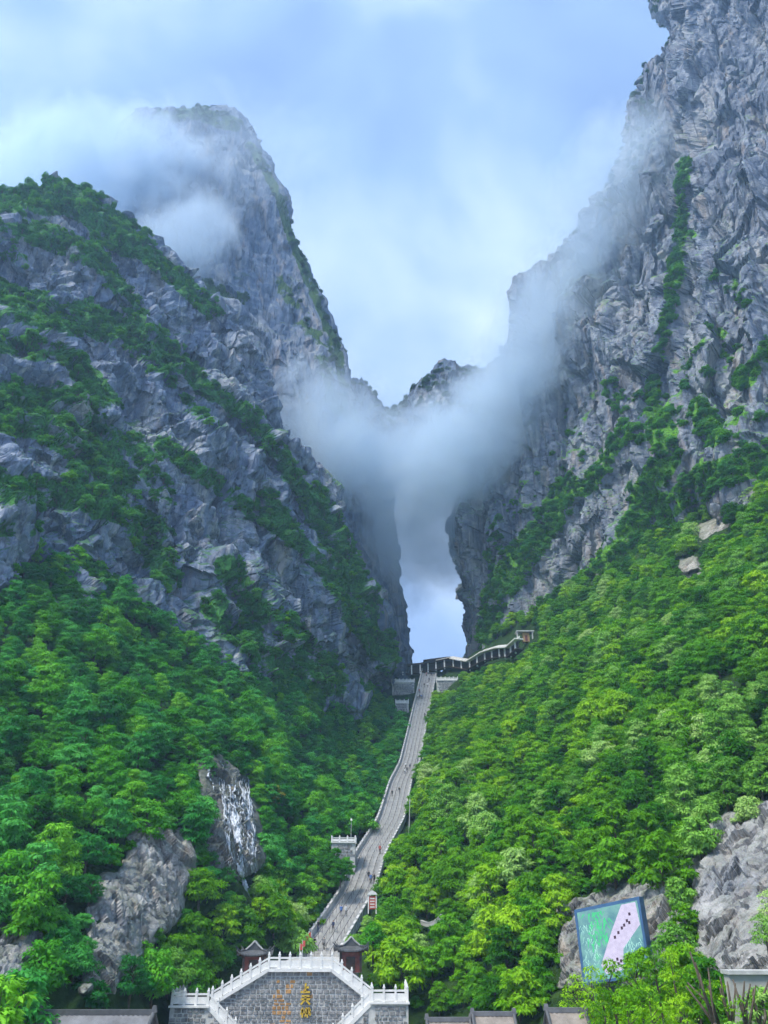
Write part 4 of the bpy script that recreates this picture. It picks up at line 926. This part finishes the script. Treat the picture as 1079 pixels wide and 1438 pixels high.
def gn_scatter(name, items, label, cat, kinds):
    """items: (point, kind, variant, rotz, tilt, scale); a mass of plants as one object"""
    cl = bpy.data.collections.new(name + '_source'); order = []; idx = {}
    for kd in kinds:
        for v, (cm, tm, jm) in enumerate(PROTO[kd]):
            o = bpy.data.objects.new(f'{len(order):03d}_plant', jm); cl.objects.link(o); idx[(kd, v)] = len(order); order.append(o)
    n = len(items); me = bpy.data.meshes.new(name); me.vertices.add(n)
    me.vertices.foreach_set('co', np.array([i[0] for i in items], np.float32).ravel())
    a = me.attributes.new('rot', 'FLOAT_VECTOR', 'POINT'); a.data.foreach_set('vector', np.array([(i[4], 0, i[3]) for i in items], np.float32).ravel())
    a = me.attributes.new('scl', 'FLOAT', 'POINT'); a.data.foreach_set('value', np.array([i[5] for i in items], np.float32))
    a = me.attributes.new('idx', 'INT', 'POINT'); a.data.foreach_set('value', np.array([idx[(i[1], i[2] % len(PROTO[i[1]]))] for i in items], np.int32))
    me.update()
    ng = bpy.data.node_groups.new(name, 'GeometryNodeTree')
    ng.interface.new_socket('Geometry', in_out='INPUT', socket_type='NodeSocketGeometry'); ng.interface.new_socket('Geometry', in_out='OUTPUT', socket_type='NodeSocketGeometry')
    N = ng.nodes; gi = N.new('NodeGroupInput'); go = N.new('NodeGroupOutput'); ip = N.new('GeometryNodeInstanceOnPoints'); ci = N.new('GeometryNodeCollectionInfo')
    ci.inputs['Collection'].default_value = cl; ci.inputs['Separate Children'].default_value = True; ci.inputs['Reset Children'].default_value = True
    ip.inputs['Pick Instance'].default_value = True
    def na(nm, ty):
        d = N.new('GeometryNodeInputNamedAttribute'); d.data_type = ty; d.inputs['Name'].default_value = nm
        return [s for s in d.outputs if s.enabled and s.name == 'Attribute'][0]
    e2r = N.new('FunctionNodeEulerToRotation'); ng.links.new(na('rot', 'FLOAT_VECTOR'), e2r.inputs[0])
    ng.links.new(gi.outputs[0], ip.inputs['Points']); ng.links.new(ci.outputs[0], ip.inputs['Instance']); ng.links.new(na('idx', 'INT'), ip.inputs['Instance Index'])
    ng.links.new(e2r.outputs[0], ip.inputs['Rotation']); ng.links.new(na('scl', 'FLOAT'), ip.inputs['Scale']); ng.links.new(ip.outputs[0], go.inputs[0])
    o = link_mesh(name, me); md = o.modifiers.new('scatter', 'NODES'); md.node_group = ng; tag(o, label, cat, kind='stuff'); return o

# keep-out areas of the photograph plan (things that stand clear of the trees)
sl = [(x - wd * 0.5, y) for (x, y, d), wd in zip(STAIR, (52, 42, 44, 37, 28, 26, 25, 19))]; sr = [(x + wd * 0.5, y) for (x, y, d), wd in zip(STAIR, (52, 42, 44, 37, 28, 26, 25, 19))]
def shrink(pl, k):
    c = np.mean(pl, 0); return [tuple(c + (np.array(p_) - c) * k) for p_ in pl]
KEEP = [sl + sr[::-1], shrink(OUT['a'], 0.8), shrink(OUT['b'], 0.6), shrink(OUT['c'], 0.85), shrink(OUT['w'], 0.8), [(786, 1290), (806, 1285), (822, 1385), (795, 1385)], [(908, 1262), (934, 1266), (952, 1335), (925, 1345)],
        [(803, 1262), (915, 1250), (925, 1345), (806, 1385)], [(238, 1392), (300, 1392), (330, 1325), (385, 1318), (410, 1335), (480, 1335), (470, 1312), (515, 1312), (518, 1375), (580, 1385), (580, 1440), (238, 1440)],
        [(545, 948), (588, 944), (588, 972), (545, 972)], [(610, 948), (646, 948), (646, 968), (610, 968)], [(552, 980), (578, 980), (578, 998), (552, 998)], [(462, 1170), (504, 1170), (504, 1194), (466, 1196)],
        [(560, 925), (612, 922), (640, 918), (680, 905), (725, 880), (755, 874), (755, 900), (720, 922), (660, 942), (560, 945)], [(512, 1252), (534, 1252), (534, 1284), (512, 1284)], [(588, 1283), (622, 1279), (622, 1304), (590, 1304)],
        [(566, 1128), (582, 1128), (582, 1172), (566, 1172)], [(330, 1218), (358, 1222), (356, 1262), (338, 1262)],
        [(820, 790), (870, 762), (880, 785), (830, 812)], [(950, 780), (985, 775), (985, 805), (955, 808)], [(975, 735), (1030, 720), (1030, 745), (980, 765)],
        [(-5, 1405), (232, 1405), (232, 1445), (-5, 1445)], [(596, 1418), (826, 1410), (826, 1445), (596, 1445)], [(1018, 1350), (1079, 1350), (1079, 1440), (1018, 1440)]]
HN = grid_normals(HS); 
cell = np.linalg.norm(np.cross(HS[1:, :-1] - HS[:-1, :-1], HS[:-1, 1:] - HS[:-1, :-1]), axis=-1)
cumw = np.cumsum(cell.ravel()); tot = cumw[-1]
trees = []; occ = {}
ntry = int(tot / 3.2)
pick = np.searchsorted(cumw, rng.random(ntry) * tot)
iy, ix = np.unravel_index(pick, cell.shape); fu = rng.random((ntry, 2, 1))
Pp = HS[iy, ix] + (HS[iy, ix + 1] - HS[iy, ix]) * fu[:, 0] + (HS[iy + 1, ix] - HS[iy, ix]) * fu[:, 1]
tx, ty, tz = proj(Pp + np.array([0, 0, 3.0])); bx, by, bz = proj(Pp)
spx = np.array([p for p in SP])[:, :2]
ndens = fbm(Pp / 16.0, 3, 200)
for i in range(ntry):
    if not (-200 < tx[i] < 1330 and 560 < ty[i] < 1520): continue
    p = Pp[i]; s = rng.uniform(0.5, 1.2) * (1.0 + 0.2 * ndens[i])
    if ty[i] > 1380 and 560 < tx[i] < 1100: s *= 0.75
    key = (int(p[0] // 6), int(p[1] // 6)); ok = True
    for a in (-1, 0, 1):
        for b in (-1, 0, 1):
            for (q_, s2) in occ.get((key[0] + a, key[1] + b), ()):
                if np.sum((p - q_) ** 2) < ((1.6 - 0.45 * min(0.6, max(-0.6, ndens[i]))) * (s + s2)) ** 2: ok = False
    if not ok: continue
    rp_ = 3.0 * s * F / tz[i]
    cxp, cyp = proj(p + np.array([0, 0, 3.2 * s]))[:2]
    if np.min((spx[:, 0] - p[0]) ** 2 + (spx[:, 1] - p[1]) ** 2) < (3.6 + 1.7 * s) ** 2: continue
    bad = False
    for K in KEEP:
        for ox, oy in ((0, 0), (-0.62, 0), (0.62, 0), (0, -0.75), (0, 0.6)):
            if in_poly(cxp + ox * rp_, cyp + oy * rp_, K): bad = True; break
        if bad: break
    if bad: continue
    occ.setdefault(key, []).append((p, s)); trees.append((p, s, cxp, cyp, tz[i], ndens[i]))
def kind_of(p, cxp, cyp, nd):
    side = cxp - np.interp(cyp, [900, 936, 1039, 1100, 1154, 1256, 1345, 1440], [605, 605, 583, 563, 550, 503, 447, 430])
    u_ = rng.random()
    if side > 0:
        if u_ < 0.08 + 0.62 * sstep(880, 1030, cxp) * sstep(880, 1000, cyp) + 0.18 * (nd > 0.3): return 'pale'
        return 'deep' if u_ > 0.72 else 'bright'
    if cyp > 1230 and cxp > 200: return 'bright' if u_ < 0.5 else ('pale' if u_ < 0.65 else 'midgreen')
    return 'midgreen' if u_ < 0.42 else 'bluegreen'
vis = []
for (p, s, cxp, cyp, z, nd) in trees: vis.append((3.0 * s * F / z if (-5 < cxp < 1084 and 640 < cyp < 1440) else 0, p, s, cxp, cyp, nd))
vis.sort(key=lambda t_: -t_[0])
def place_tree(name, kd, v, p, s, rz, label, group, cat='tree', tilt=0.0):
    cm, tm, jm = PROTO[kd][v % len(PROTO[kd])]
    t = empty(name, (p[0], p[1], p[2] - 0.25), rz); t.scale = (s, s, s); t.rotation_euler = (tilt, 0, rz); tag(t, label, cat, group)
    link_mesh('trunk', tm, t); link_mesh('crown', cm, t); return t
rest = []
MARKS = [((395, 1330), 'near the stone terrace'), ((490, 1130), 'beside the middle stairs'), ((540, 1030), 'beside the upper stairs'), ((330, 1020), 'above the waterfall'), ((400, 1170), 'beside the waterfall'), ((230, 1100), 'above the ochre rock face'), ((60, 1200), 'above the stained rock pillar'), ((80, 950), 'below the ledged cliff'), ((250, 1330), 'below the ochre rock face'), ((100, 1390), 'behind the long tiled house'),
         ((600, 1200), 'across the stairs from the lookout bastion'), ((560, 1340), 'behind the gate pavilion'), ((640, 1290), 'around the curved garden wall'), ((690, 1400), 'behind the low tiled houses'), ((760, 1240), 'between billboard and stairs'), ((870, 1180), 'above the billboard'), ((1020, 1050), 'above the pale boulder'), ((850, 1000), 'on the open slope high above the billboard'), ((650, 1060), 'beside the top flight'), ((700, 960), 'below the covered walkway'), ((950, 860), 'below the sheer cliff')]
KLOOK = {'bright': 'bright green broadleaf tree', 'deep': 'deep green broadleaf tree', 'pale': 'pale yellow green broadleaf tree', 'midgreen': 'mid green broadleaf tree', 'bluegreen': 'dark blue green broadleaf tree'}
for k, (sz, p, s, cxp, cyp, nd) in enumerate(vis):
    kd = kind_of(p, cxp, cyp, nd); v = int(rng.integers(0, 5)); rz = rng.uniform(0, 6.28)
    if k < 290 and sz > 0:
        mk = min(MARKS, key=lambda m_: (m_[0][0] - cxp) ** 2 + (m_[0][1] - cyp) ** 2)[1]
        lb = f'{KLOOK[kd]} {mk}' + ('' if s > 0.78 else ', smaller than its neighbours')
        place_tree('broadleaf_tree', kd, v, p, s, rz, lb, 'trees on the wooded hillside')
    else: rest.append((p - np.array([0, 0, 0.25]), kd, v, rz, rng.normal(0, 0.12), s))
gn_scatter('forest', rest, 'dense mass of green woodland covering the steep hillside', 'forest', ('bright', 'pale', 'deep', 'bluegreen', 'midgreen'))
# low undergrowth between the trees
ug = []
pick = np.searchsorted(cumw, rng.random(3000) * tot); iy, ix = np.unravel_index(pick, cell.shape); fu = rng.random((3000, 2, 1))
Up = HS[iy, ix] + (HS[iy, ix + 1] - HS[iy, ix]) * fu[:, 0] + (HS[iy + 1, ix] - HS[iy, ix]) * fu[:, 1]; ux, uy, uz = proj(Up + np.array([0, 0, 0.7]))
ub = np.zeros(len(Up), bool)
for K in KEEP: ub |= in_poly(ux, uy, K) | in_poly(ux, uy - 6, K)
ud = np.min((spx[None, :, 0] - Up[:, None, 0]) ** 2 + (spx[None, :, 1] - Up[:, None, 1]) ** 2, axis=1)
for i in range(len(Up)):
    if ub[i] or ud[i] < 22 or not (-200 < ux[i] < 1300): continue
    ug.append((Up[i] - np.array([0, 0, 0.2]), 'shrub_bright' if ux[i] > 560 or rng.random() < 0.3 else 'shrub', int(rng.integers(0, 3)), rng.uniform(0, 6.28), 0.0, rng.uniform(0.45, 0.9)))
gn_scatter('undergrowth', ug, 'low green bushes and undergrowth between the hillside trees', 'undergrowth', ('shrub', 'shrub_bright'))

# shrubs on the cliffs
def cliff_scatter(cname, name, strokes, n, kinds, label, smin, smax, thr=0.5, na=0.5):
    R, N = CL[cname]; area = np.linalg.norm(np.cross(R[1:, :-1] - R[:-1, :-1], R[:-1, 1:] - R[:-1, :-1]), axis=-1)
    px, py, zc = proj(R[:-1, :-1]); wgt = strokes_mask(px, py, strokes)
    nn_ = fbm(R[:-1, :-1] / 7.0, 3, 300) * 0.45 + fbm(R[:-1, :-1] / 2.5, 2, 310) * 0.2
    wgt = np.where(wgt + nn_ * na > thr, 1.0, 0.0) * (wgt > 0.05)
    wgt = wgt * (0.35 + 0.9 * np.clip(N[:-1, :-1, 2] + 0.5, 0, 1)) * area
    wgt = wgt * ((px > -40) & (px < 1120) & (py > -60)); 
    cw = np.cumsum(wgt.ravel()); k = np.searchsorted(cw, rng.random(n) * cw[-1]); iy, ix = np.unravel_index(np.clip(k, 0, wgt.size - 1), wgt.shape)
    it = []
    for a, b in zip(iy, ix):
        nm = N[a, b]; kd = kinds[int(rng.integers(0, len(kinds)))]
        sc_ = rng.uniform(smin, smax); it.append((R[a, b] + nm * (0.75 * sc_) - np.array([0, 0, 0.9 * sc_]), kd, int(rng.integers(0, 3)), rng.uniform(0, 6.28), 0.0, sc_))
    return gn_scatter(name, it, label, 'shrubs', tuple(dict.fromkeys(kinds)))
cliff_scatter('ledged_cliff', 'ledge_shrubs', LS, 6800, ('shrub', 'shrub', 'shrub_bright'), 'dark green shrubs growing along the slanting ledges of the cliff', 0.35, 1.25)
cliff_scatter('peak_mountain', 'peak_shrubs', PS, 620, ('shrub_far',), 'dark trees fringing the top and edge of the misty peak', 0.5, 1.0)
cliff_scatter('sheer_cliff', 'gully_shrubs', RS, 4200, ('shrub_bright', 'shrub_bright', 'shrub'), 'green shrubs in the gully and along the foot of the sheer cliff', 0.3, 1.1, 0.5, 1.0)
cliff_scatter('sheer_cliff', 'rim_shrubs', RS2, 320, ('shrub_far',), 'dark bushes fringing the rim of the sheer cliff', 0.4, 0.85)
cliff_scatter('arch_mountain', 'saddle_trees', [([(482, 545), (505, 538), (549, 592), (590, 540), (620, 517), (690, 527)], 8, 1), ([(600, 560), (660, 560)], 30, 0.6)], 240, ('shrub_far',), 'dark trees along the saddle ridge above the cave', 0.5, 0.95)

# planted trees with a look of their own
def single(name, kd, px, py, d, s, label, cat='tree', group=None):
    p = at(px, py, d); return place_tree(name, kd, int(rng.integers(0, 3)), p, s, rng.uniform(0, 6.28), label, group, cat)
dd = float(D(384, 1135)); single('broadleaf_tree', 'yellow', 384, 1138, dd - 2, 1.0, 'tree with yellow flowering top beside the waterfall')
single('broadleaf_tree', 'pale', 497, 1345, 121, 0.62, 'small pale leafy tree rising behind the gate pavilion roof beside the stairs')
single('broadleaf_tree', 'midgreen', 524, 1345, 122, 0.75, 'rounded mid green tree growing between gate pavilion and notice board')
for px_, py_, s_ in ((470, 1222, 0.6), (487, 1232, 0.55), (478, 1240, 0.7)): single('broadleaf_tree', 'midgreen', px_, py_, float(D(px_, py_)) - 6, s_, 'small mid green tree hiding the foot of the lookout bastion', 'tree', 'trees below the lookout bastion')
for px, py, d, s in ((836, 1448, 66, 1.15), (868, 1436, 67, 1.15), (905, 1436, 66, 1.25), (932, 1428, 65, 1.25), (958, 1434, 63, 1.2), (985, 1442, 62, 1.05), (812, 1440, 68, 0.95), (852, 1470, 58, 0.9), (890, 1470, 57, 0.85), (925, 1474, 56, 0.95), (965, 1478, 56, 0.85)):
    single('sapling', 'near', px, py, d, s, 'leafy light green sapling standing in front of the billboard', 'sapling', 'saplings in front of the billboard')
for px, py, d, s in ((1078, 1330, 66, 0.8), (1092, 1300, 67, 0.9)): single('sapling', 'near_pale', px, py, d, s, 'light green bush against the pale boulder', 'bush', 'bushes against the pale boulder')
# bare forked stems
for k, (px, py, d, lean, hh) in enumerate(((1012, 1450, 58, -0.25, 7.5), (1030, 1455, 58, 0.12, 6.6), (1048, 1452, 57, 0.05, 5.2), (1066, 1455, 57, 0.2, 5.6), (1022, 1452, 59, -0.4, 6.0))):
    a = V(px, py, d); t = empty('pruned_tree', (a.x, d, 0.0)); tag(t, 'bare pruned tree with forked grey brown stems below the boulder', 'tree', 'bare pruned trees by the concrete wall')
    h0 = a.z; r_ = random.Random(k)
    MB().tube([(0, 0, 0), (lean * 0.4, 0, h0 * 0.6), (lean, 0, h0 + 0.5)], [0.16, 0.14, 0.12], 8).build('trunk', M['bark'], t, True)
    for j in range(4):
        z = h0 + 0.3 * j - 0.2; dx = lean * 2.2 + r_.uniform(-0.9, 0.9); hz = hh * r_.uniform(0.32, 0.55)
        MB().tube([(lean * z / h0, 0, z), (lean + dx * 0.45, r_.uniform(-0.4, 0.4), z + hz * 0.5), (lean + dx, r_.uniform(-0.6, 0.6), z + hz)], [0.1, 0.075, 0.045], 6).build('branch', M['bark'], t, True)
    r3 = np.random.default_rng(900 + k); v, f = leaf_cloud(r3, np.array([[lean + r_.uniform(-0.8, 0.8), r_.uniform(-0.5, 0.5), h0 + r_.uniform(1.0, 3.0)] for _ in range(5)]), np.array([0.35] * 5), 22, 0.2)
    link_mesh('leaves', np_mesh('leaves', v, f, M['leaf_r1'], False), t)
# ------------------------------------------------------------------ people
def person_mesh(stride, arm, lean):
    vs_ = []; es = []; rad = []
    def add(p, r, par=None):
        vs_.append(p); rad.append(r)
        if par is not None: es.append((par, len(vs_) - 1))
        return len(vs_) - 1
    pel = add((0, 0, 0.95), 0.13); sp_ = add((0, lean * 0.3, 1.14), 0.125, pel); ch = add((0, lean * 0.7, 1.36), 0.14, sp_); nk = add((0, lean, 1.49), 0.055, ch); h1 = add((0, lean + 0.02, 1.57), 0.085, nk); h2 = add((0, lean + 0.02, 1.66), 0.088, h1); add((0, lean + 0.015, 1.72), 0.05, h2)
    for s in (-1, 1):
        sh = add((s * 0.18, lean * 0.8, 1.41), 0.065, ch); el = add((s * 0.24, lean * 0.6 - s * arm * 0.5, 1.14), 0.045, sh); wr = add((s * 0.23, lean * 0.6 + 0.08 - s * arm, 0.92), 0.03, el); pa = add((s * 0.23, lean * 0.6 + 0.1 - s * arm, 0.86), 0.032, wr)
        for q_ in range(4): a = add((s * 0.235, lean * 0.6 + 0.06 + q_ * 0.024 - s * arm, 0.80), 0.010, pa); add((s * 0.22, lean * 0.6 + 0.07 + q_ * 0.024 - s * arm, 0.76 - 0.01 * (q_ in (1, 2))), 0.009, a)
        add((s * 0.21, lean * 0.6 + 0.15 - s * arm, 0.83), 0.011, pa)
        hp = add((s * 0.095, 0, 0.9), 0.1, pel); kn = add((s * 0.1, 0.04 + s * stride * 0.5, 0.5), 0.062, hp); an = add((s * 0.1, s * stride, 0.09), 0.042, kn); add((s * 0.11, s * stride + 0.15, 0.04), 0.04, an)
    me = bpy.data.meshes.new('p'); me.from_pydata(vs_, es, []); o = bpy.data.objects.new('p', me); col.objects.link(o)
    md = o.modifiers.new('s', 'SKIN'); 
    for i, r_ in enumerate(rad): me.skin_vertices[0].data[i].radius = (r_, r_ * 0.85)
    me.skin_vertices[0].data[0].use_root = True
    o.modifiers.new('u', 'SUBSURF').levels = 1; o.modifiers['u'].render_levels = 1
    bpy.context.view_layer.update(); dg = bpy.context.evaluated_depsgraph_get()
    r = bpy.data.meshes.new_from_object(o.evaluated_get(dg)); bpy.data.objects.remove(o); r.name = 'person'
    r.materials.clear()
    for _ in range(4): r.materials.append(None)
    for p_ in r.polygons:
        c = p_.center; p_.use_smooth = True
        if c.z > 1.47: p_.material_index = 0 if (c.z < 1.655 and c.y > lean - 0.01) or c.z < 1.53 else 3
        elif abs(c.x) > 0.17 and c.z < 0.96: p_.material_index = 0
        elif c.z > 0.93: p_.material_index = 1
        elif c.z > 0.1: p_.material_index = 2
        else: p_.material_index = 3
    return r
PM = [person_mesh(0.0, 0.02, 0.0), person_mesh(0.2, 0.14, 0.04), person_mesh(-0.18, -0.12, 0.06)]
skin = plain('skin', (0.45, 0.28, 0.2), 0.6, 0.05, 5, 0); hair = plain('hair', (0.02, 0.018, 0.016), 0.6, 0.1, 5, 0)
CLO = {k: plain(k + '_cloth', c, 0.85, 0.12, 6, 0) for k, c in {'black': (0.02, 0.02, 0.022), 'navy': (0.03, 0.045, 0.1), 'white': (0.7, 0.7, 0.7), 'red': (0.4, 0.05, 0.04), 'blue': (0.08, 0.18, 0.45), 'grey': (0.2, 0.2, 0.21), 'pink': (0.6, 0.3, 0.32), 'green': (0.08, 0.25, 0.12)}.items()}
WHERE = [('beside the gate pavilion', 0.0, 0.10), ('on the lowest flight', 0.10, 0.30), ('on the flight by the notice board', 0.30, 0.45), ('on the middle flight', 0.45, 0.62), ('at the upper stair bend', 0.62, 0.80), ('on the top flight', 0.80, 1.01)]
cum = [0.0]
for a, b in zip(SP[:-1], SP[1:]): cum.append(cum[-1] + (b - a).length)
PEOPLE = [(437, 1312, 'black', 'navy'), (434, 1325, 'white', 'grey'), (441, 1338, 'black', 'black'), (455, 1340, 'grey', 'black'), (468, 1310, 'navy', 'black'), (479, 1289, 'blue', 'navy'), (486, 1286, 'white', 'grey'), (518, 1239, 'black', 'navy'), (521, 1241, 'blue', 'black'), (526, 1244, 'black', 'black'), (534, 1201, 'red', 'black'), (531, 1165, 'navy', 'grey'), (551, 1118, 'black', 'black'), (561, 1114, 'black', 'grey'),
          (569, 1088, 'white', 'navy'), (572, 1086, 'black', 'black'), (576, 1082, 'navy', 'grey'), (570, 1080, 'white', 'black'), (588, 1072, 'grey', 'black'), (597, 1011, 'black', 'navy'), (587, 981, 'white', 'black'), (590, 979, 'black', 'black'), (592, 980, 'blue', 'black'), (594, 981, 'grey', 'navy'), (589, 974, 'red', 'black'), (596, 965, 'black', 'grey'), (601, 967, 'white', 'grey'), (603, 958, 'navy', 'black'), (599, 947, 'pink', 'black'), (606, 950, 'black', 'black')]
spp = proj(np.array([tuple(p) for p in SP])); used = {}
for k, (px, py, top_, bot_) in enumerate(PEOPLE):
    j = int(np.argmin(np.abs(spp[1] - py))); jn = min(j + 1, len(SP) - 1); jp = max(j - 1, 0)
    wpx = SW * F / spp[2][j]; off = max(-0.42, min(0.42, (px - spp[0][j]) / wpx)) * SW
    # height of the flight at that point
    pos = SP[j] + SD[j] * off; f = cum[j] / cum[-1]
    wh = [a for a, lo, hi in WHERE if lo <= f < hi][0]; nm = f'person in {top_} top and {bot_} trousers {wh}'
    me = PM[k % 3]; o = link_mesh('person', me, None, pos + Vector((0, 0, 0.08)), (0, 0, rng.uniform(-0.6, 0.6) + (0 if k % 4 else 3.1))); tag(o, nm, 'person', 'visitors on the stairway')
    o.scale = (1.12,) * 3
    for i, m_ in enumerate((skin, CLO[top_], CLO[bot_], hair)): o.material_slots[i].link = 'OBJECT'; o.material_slots[i].material = m_

# ------------------------------------------------------------------ haze and drifting mist
ZTOP = max(float(R_[..., 2].max()) for R_, N_ in CL.values()) + 8
hb = MB().box((0, 355, (ZTOP - 1) / 2), (800, 425, (ZTOP + 1) / 2)).build('haze', None); tag(hb, 'thin blue haze filling the valley air', 'haze', kind='stuff')
t = NT('haze'); v = t.n('ShaderNodeVolumePrincipled'); v.inputs['Color'].default_value = (0.46, 0.7, 1.0, 1); v.inputs['Density'].default_value = 0.0003; v.inputs['Anisotropy'].default_value = 0.15
t.l(v.outputs['Volume'], t.o.inputs['Volume']); hb.data.materials.append(t.m)
def mist_mat(dens, edge, nscale, namp, name, bright=(0.79, 0.905, 1.0)):
    t = NT(name); tcx = t.n('ShaderNodeTexCoord'); ln = t.n('ShaderNodeVectorMath', operation='LENGTH'); t.l(tcx.outputs['Object'], ln.inputs[0])
    n = t.noise(t.pos((1, 1, 1)), nscale, 6, 0.6, 1.1)
    r = t.math('SUBTRACT', 1.0, ln.outputs['Value'])
    k = t.math('ADD', t.math('MULTIPLY', r, edge), t.math('MULTIPLY', t.math('SUBTRACT', n, 0.55), namp))
    fall = t.math('MULTIPLY', r, 3.0, True)
    d = t.math('MULTIPLY', t.math('MULTIPLY', t.math('MAXIMUM', t.math('MINIMUM', k, 1.0), 0.0), fall), dens)
    v = t.n('ShaderNodeVolumePrincipled'); v.inputs['Color'].default_value = (*bright, 1); v.inputs['Anisotropy'].default_value = 0.2; t.l(d, v.inputs['Density'])
    t.l(v.outputs['Volume'], t.o.inputs['Volume']); return t.m
bm = bmesh.new(); bmesh.ops.create_icosphere(bm, subdivisions=3, radius=1.0); ico = bpy.data.meshes.new('mist'); bm.to_mesh(ico); bm.free()
def mist(px, py, d, rx, ry, rz, roll, dens, label, edge=1.7, ns=0.032, na=3.0):
    me = ico.copy(); me.materials.clear(); me.materials.append(mist_mat(dens, edge, ns, na, 'mist'))
    o = link_mesh('mist', me, None, V(px, py, d), (0, math.radians(roll), 0)); o.scale = (rx, ry, rz); tag(o, label, 'mist', kind='stuff'); return o
MIST = [
 (592, 645, 318, 80, 34, 38, 0, 0.06, 'white mist bank filling the gap above the cave'),
 (586, 730, 342, 50, 32, 56, 0, 0.05, 'blue mist hanging inside the cave mouth'),
 (455, 595, 318, 50, 28, 42, 48, 0.05, 'mist curling up against the tall peak'),
 (690, 585, 300, 84, 26, 34, -46, 0.055, 'mist streaming up beside the sheer cliff'),
 (775, 440, 285, 95, 26, 36, -54, 0.045, 'thin mist veil climbing the sheer cliff'),
 (860, 250, 272, 85, 24, 38, -66, 0.032, 'faint mist veil near the rim of the sheer cliff'),
 (105, 245, 345, 120, 40, 80, -12, 0.055, 'broad pale mist behind the ledged cliff'),
 (255, 330, 335, 48, 22, 48, 38, 0.045, 'wispy mist across the face of the tall peak'),
 (300, 210, 345, 110, 25, 90, 10, 0.009, 'thin mist veiling the top of the tall peak'),
]
for m_ in MIST: mist(*m_)
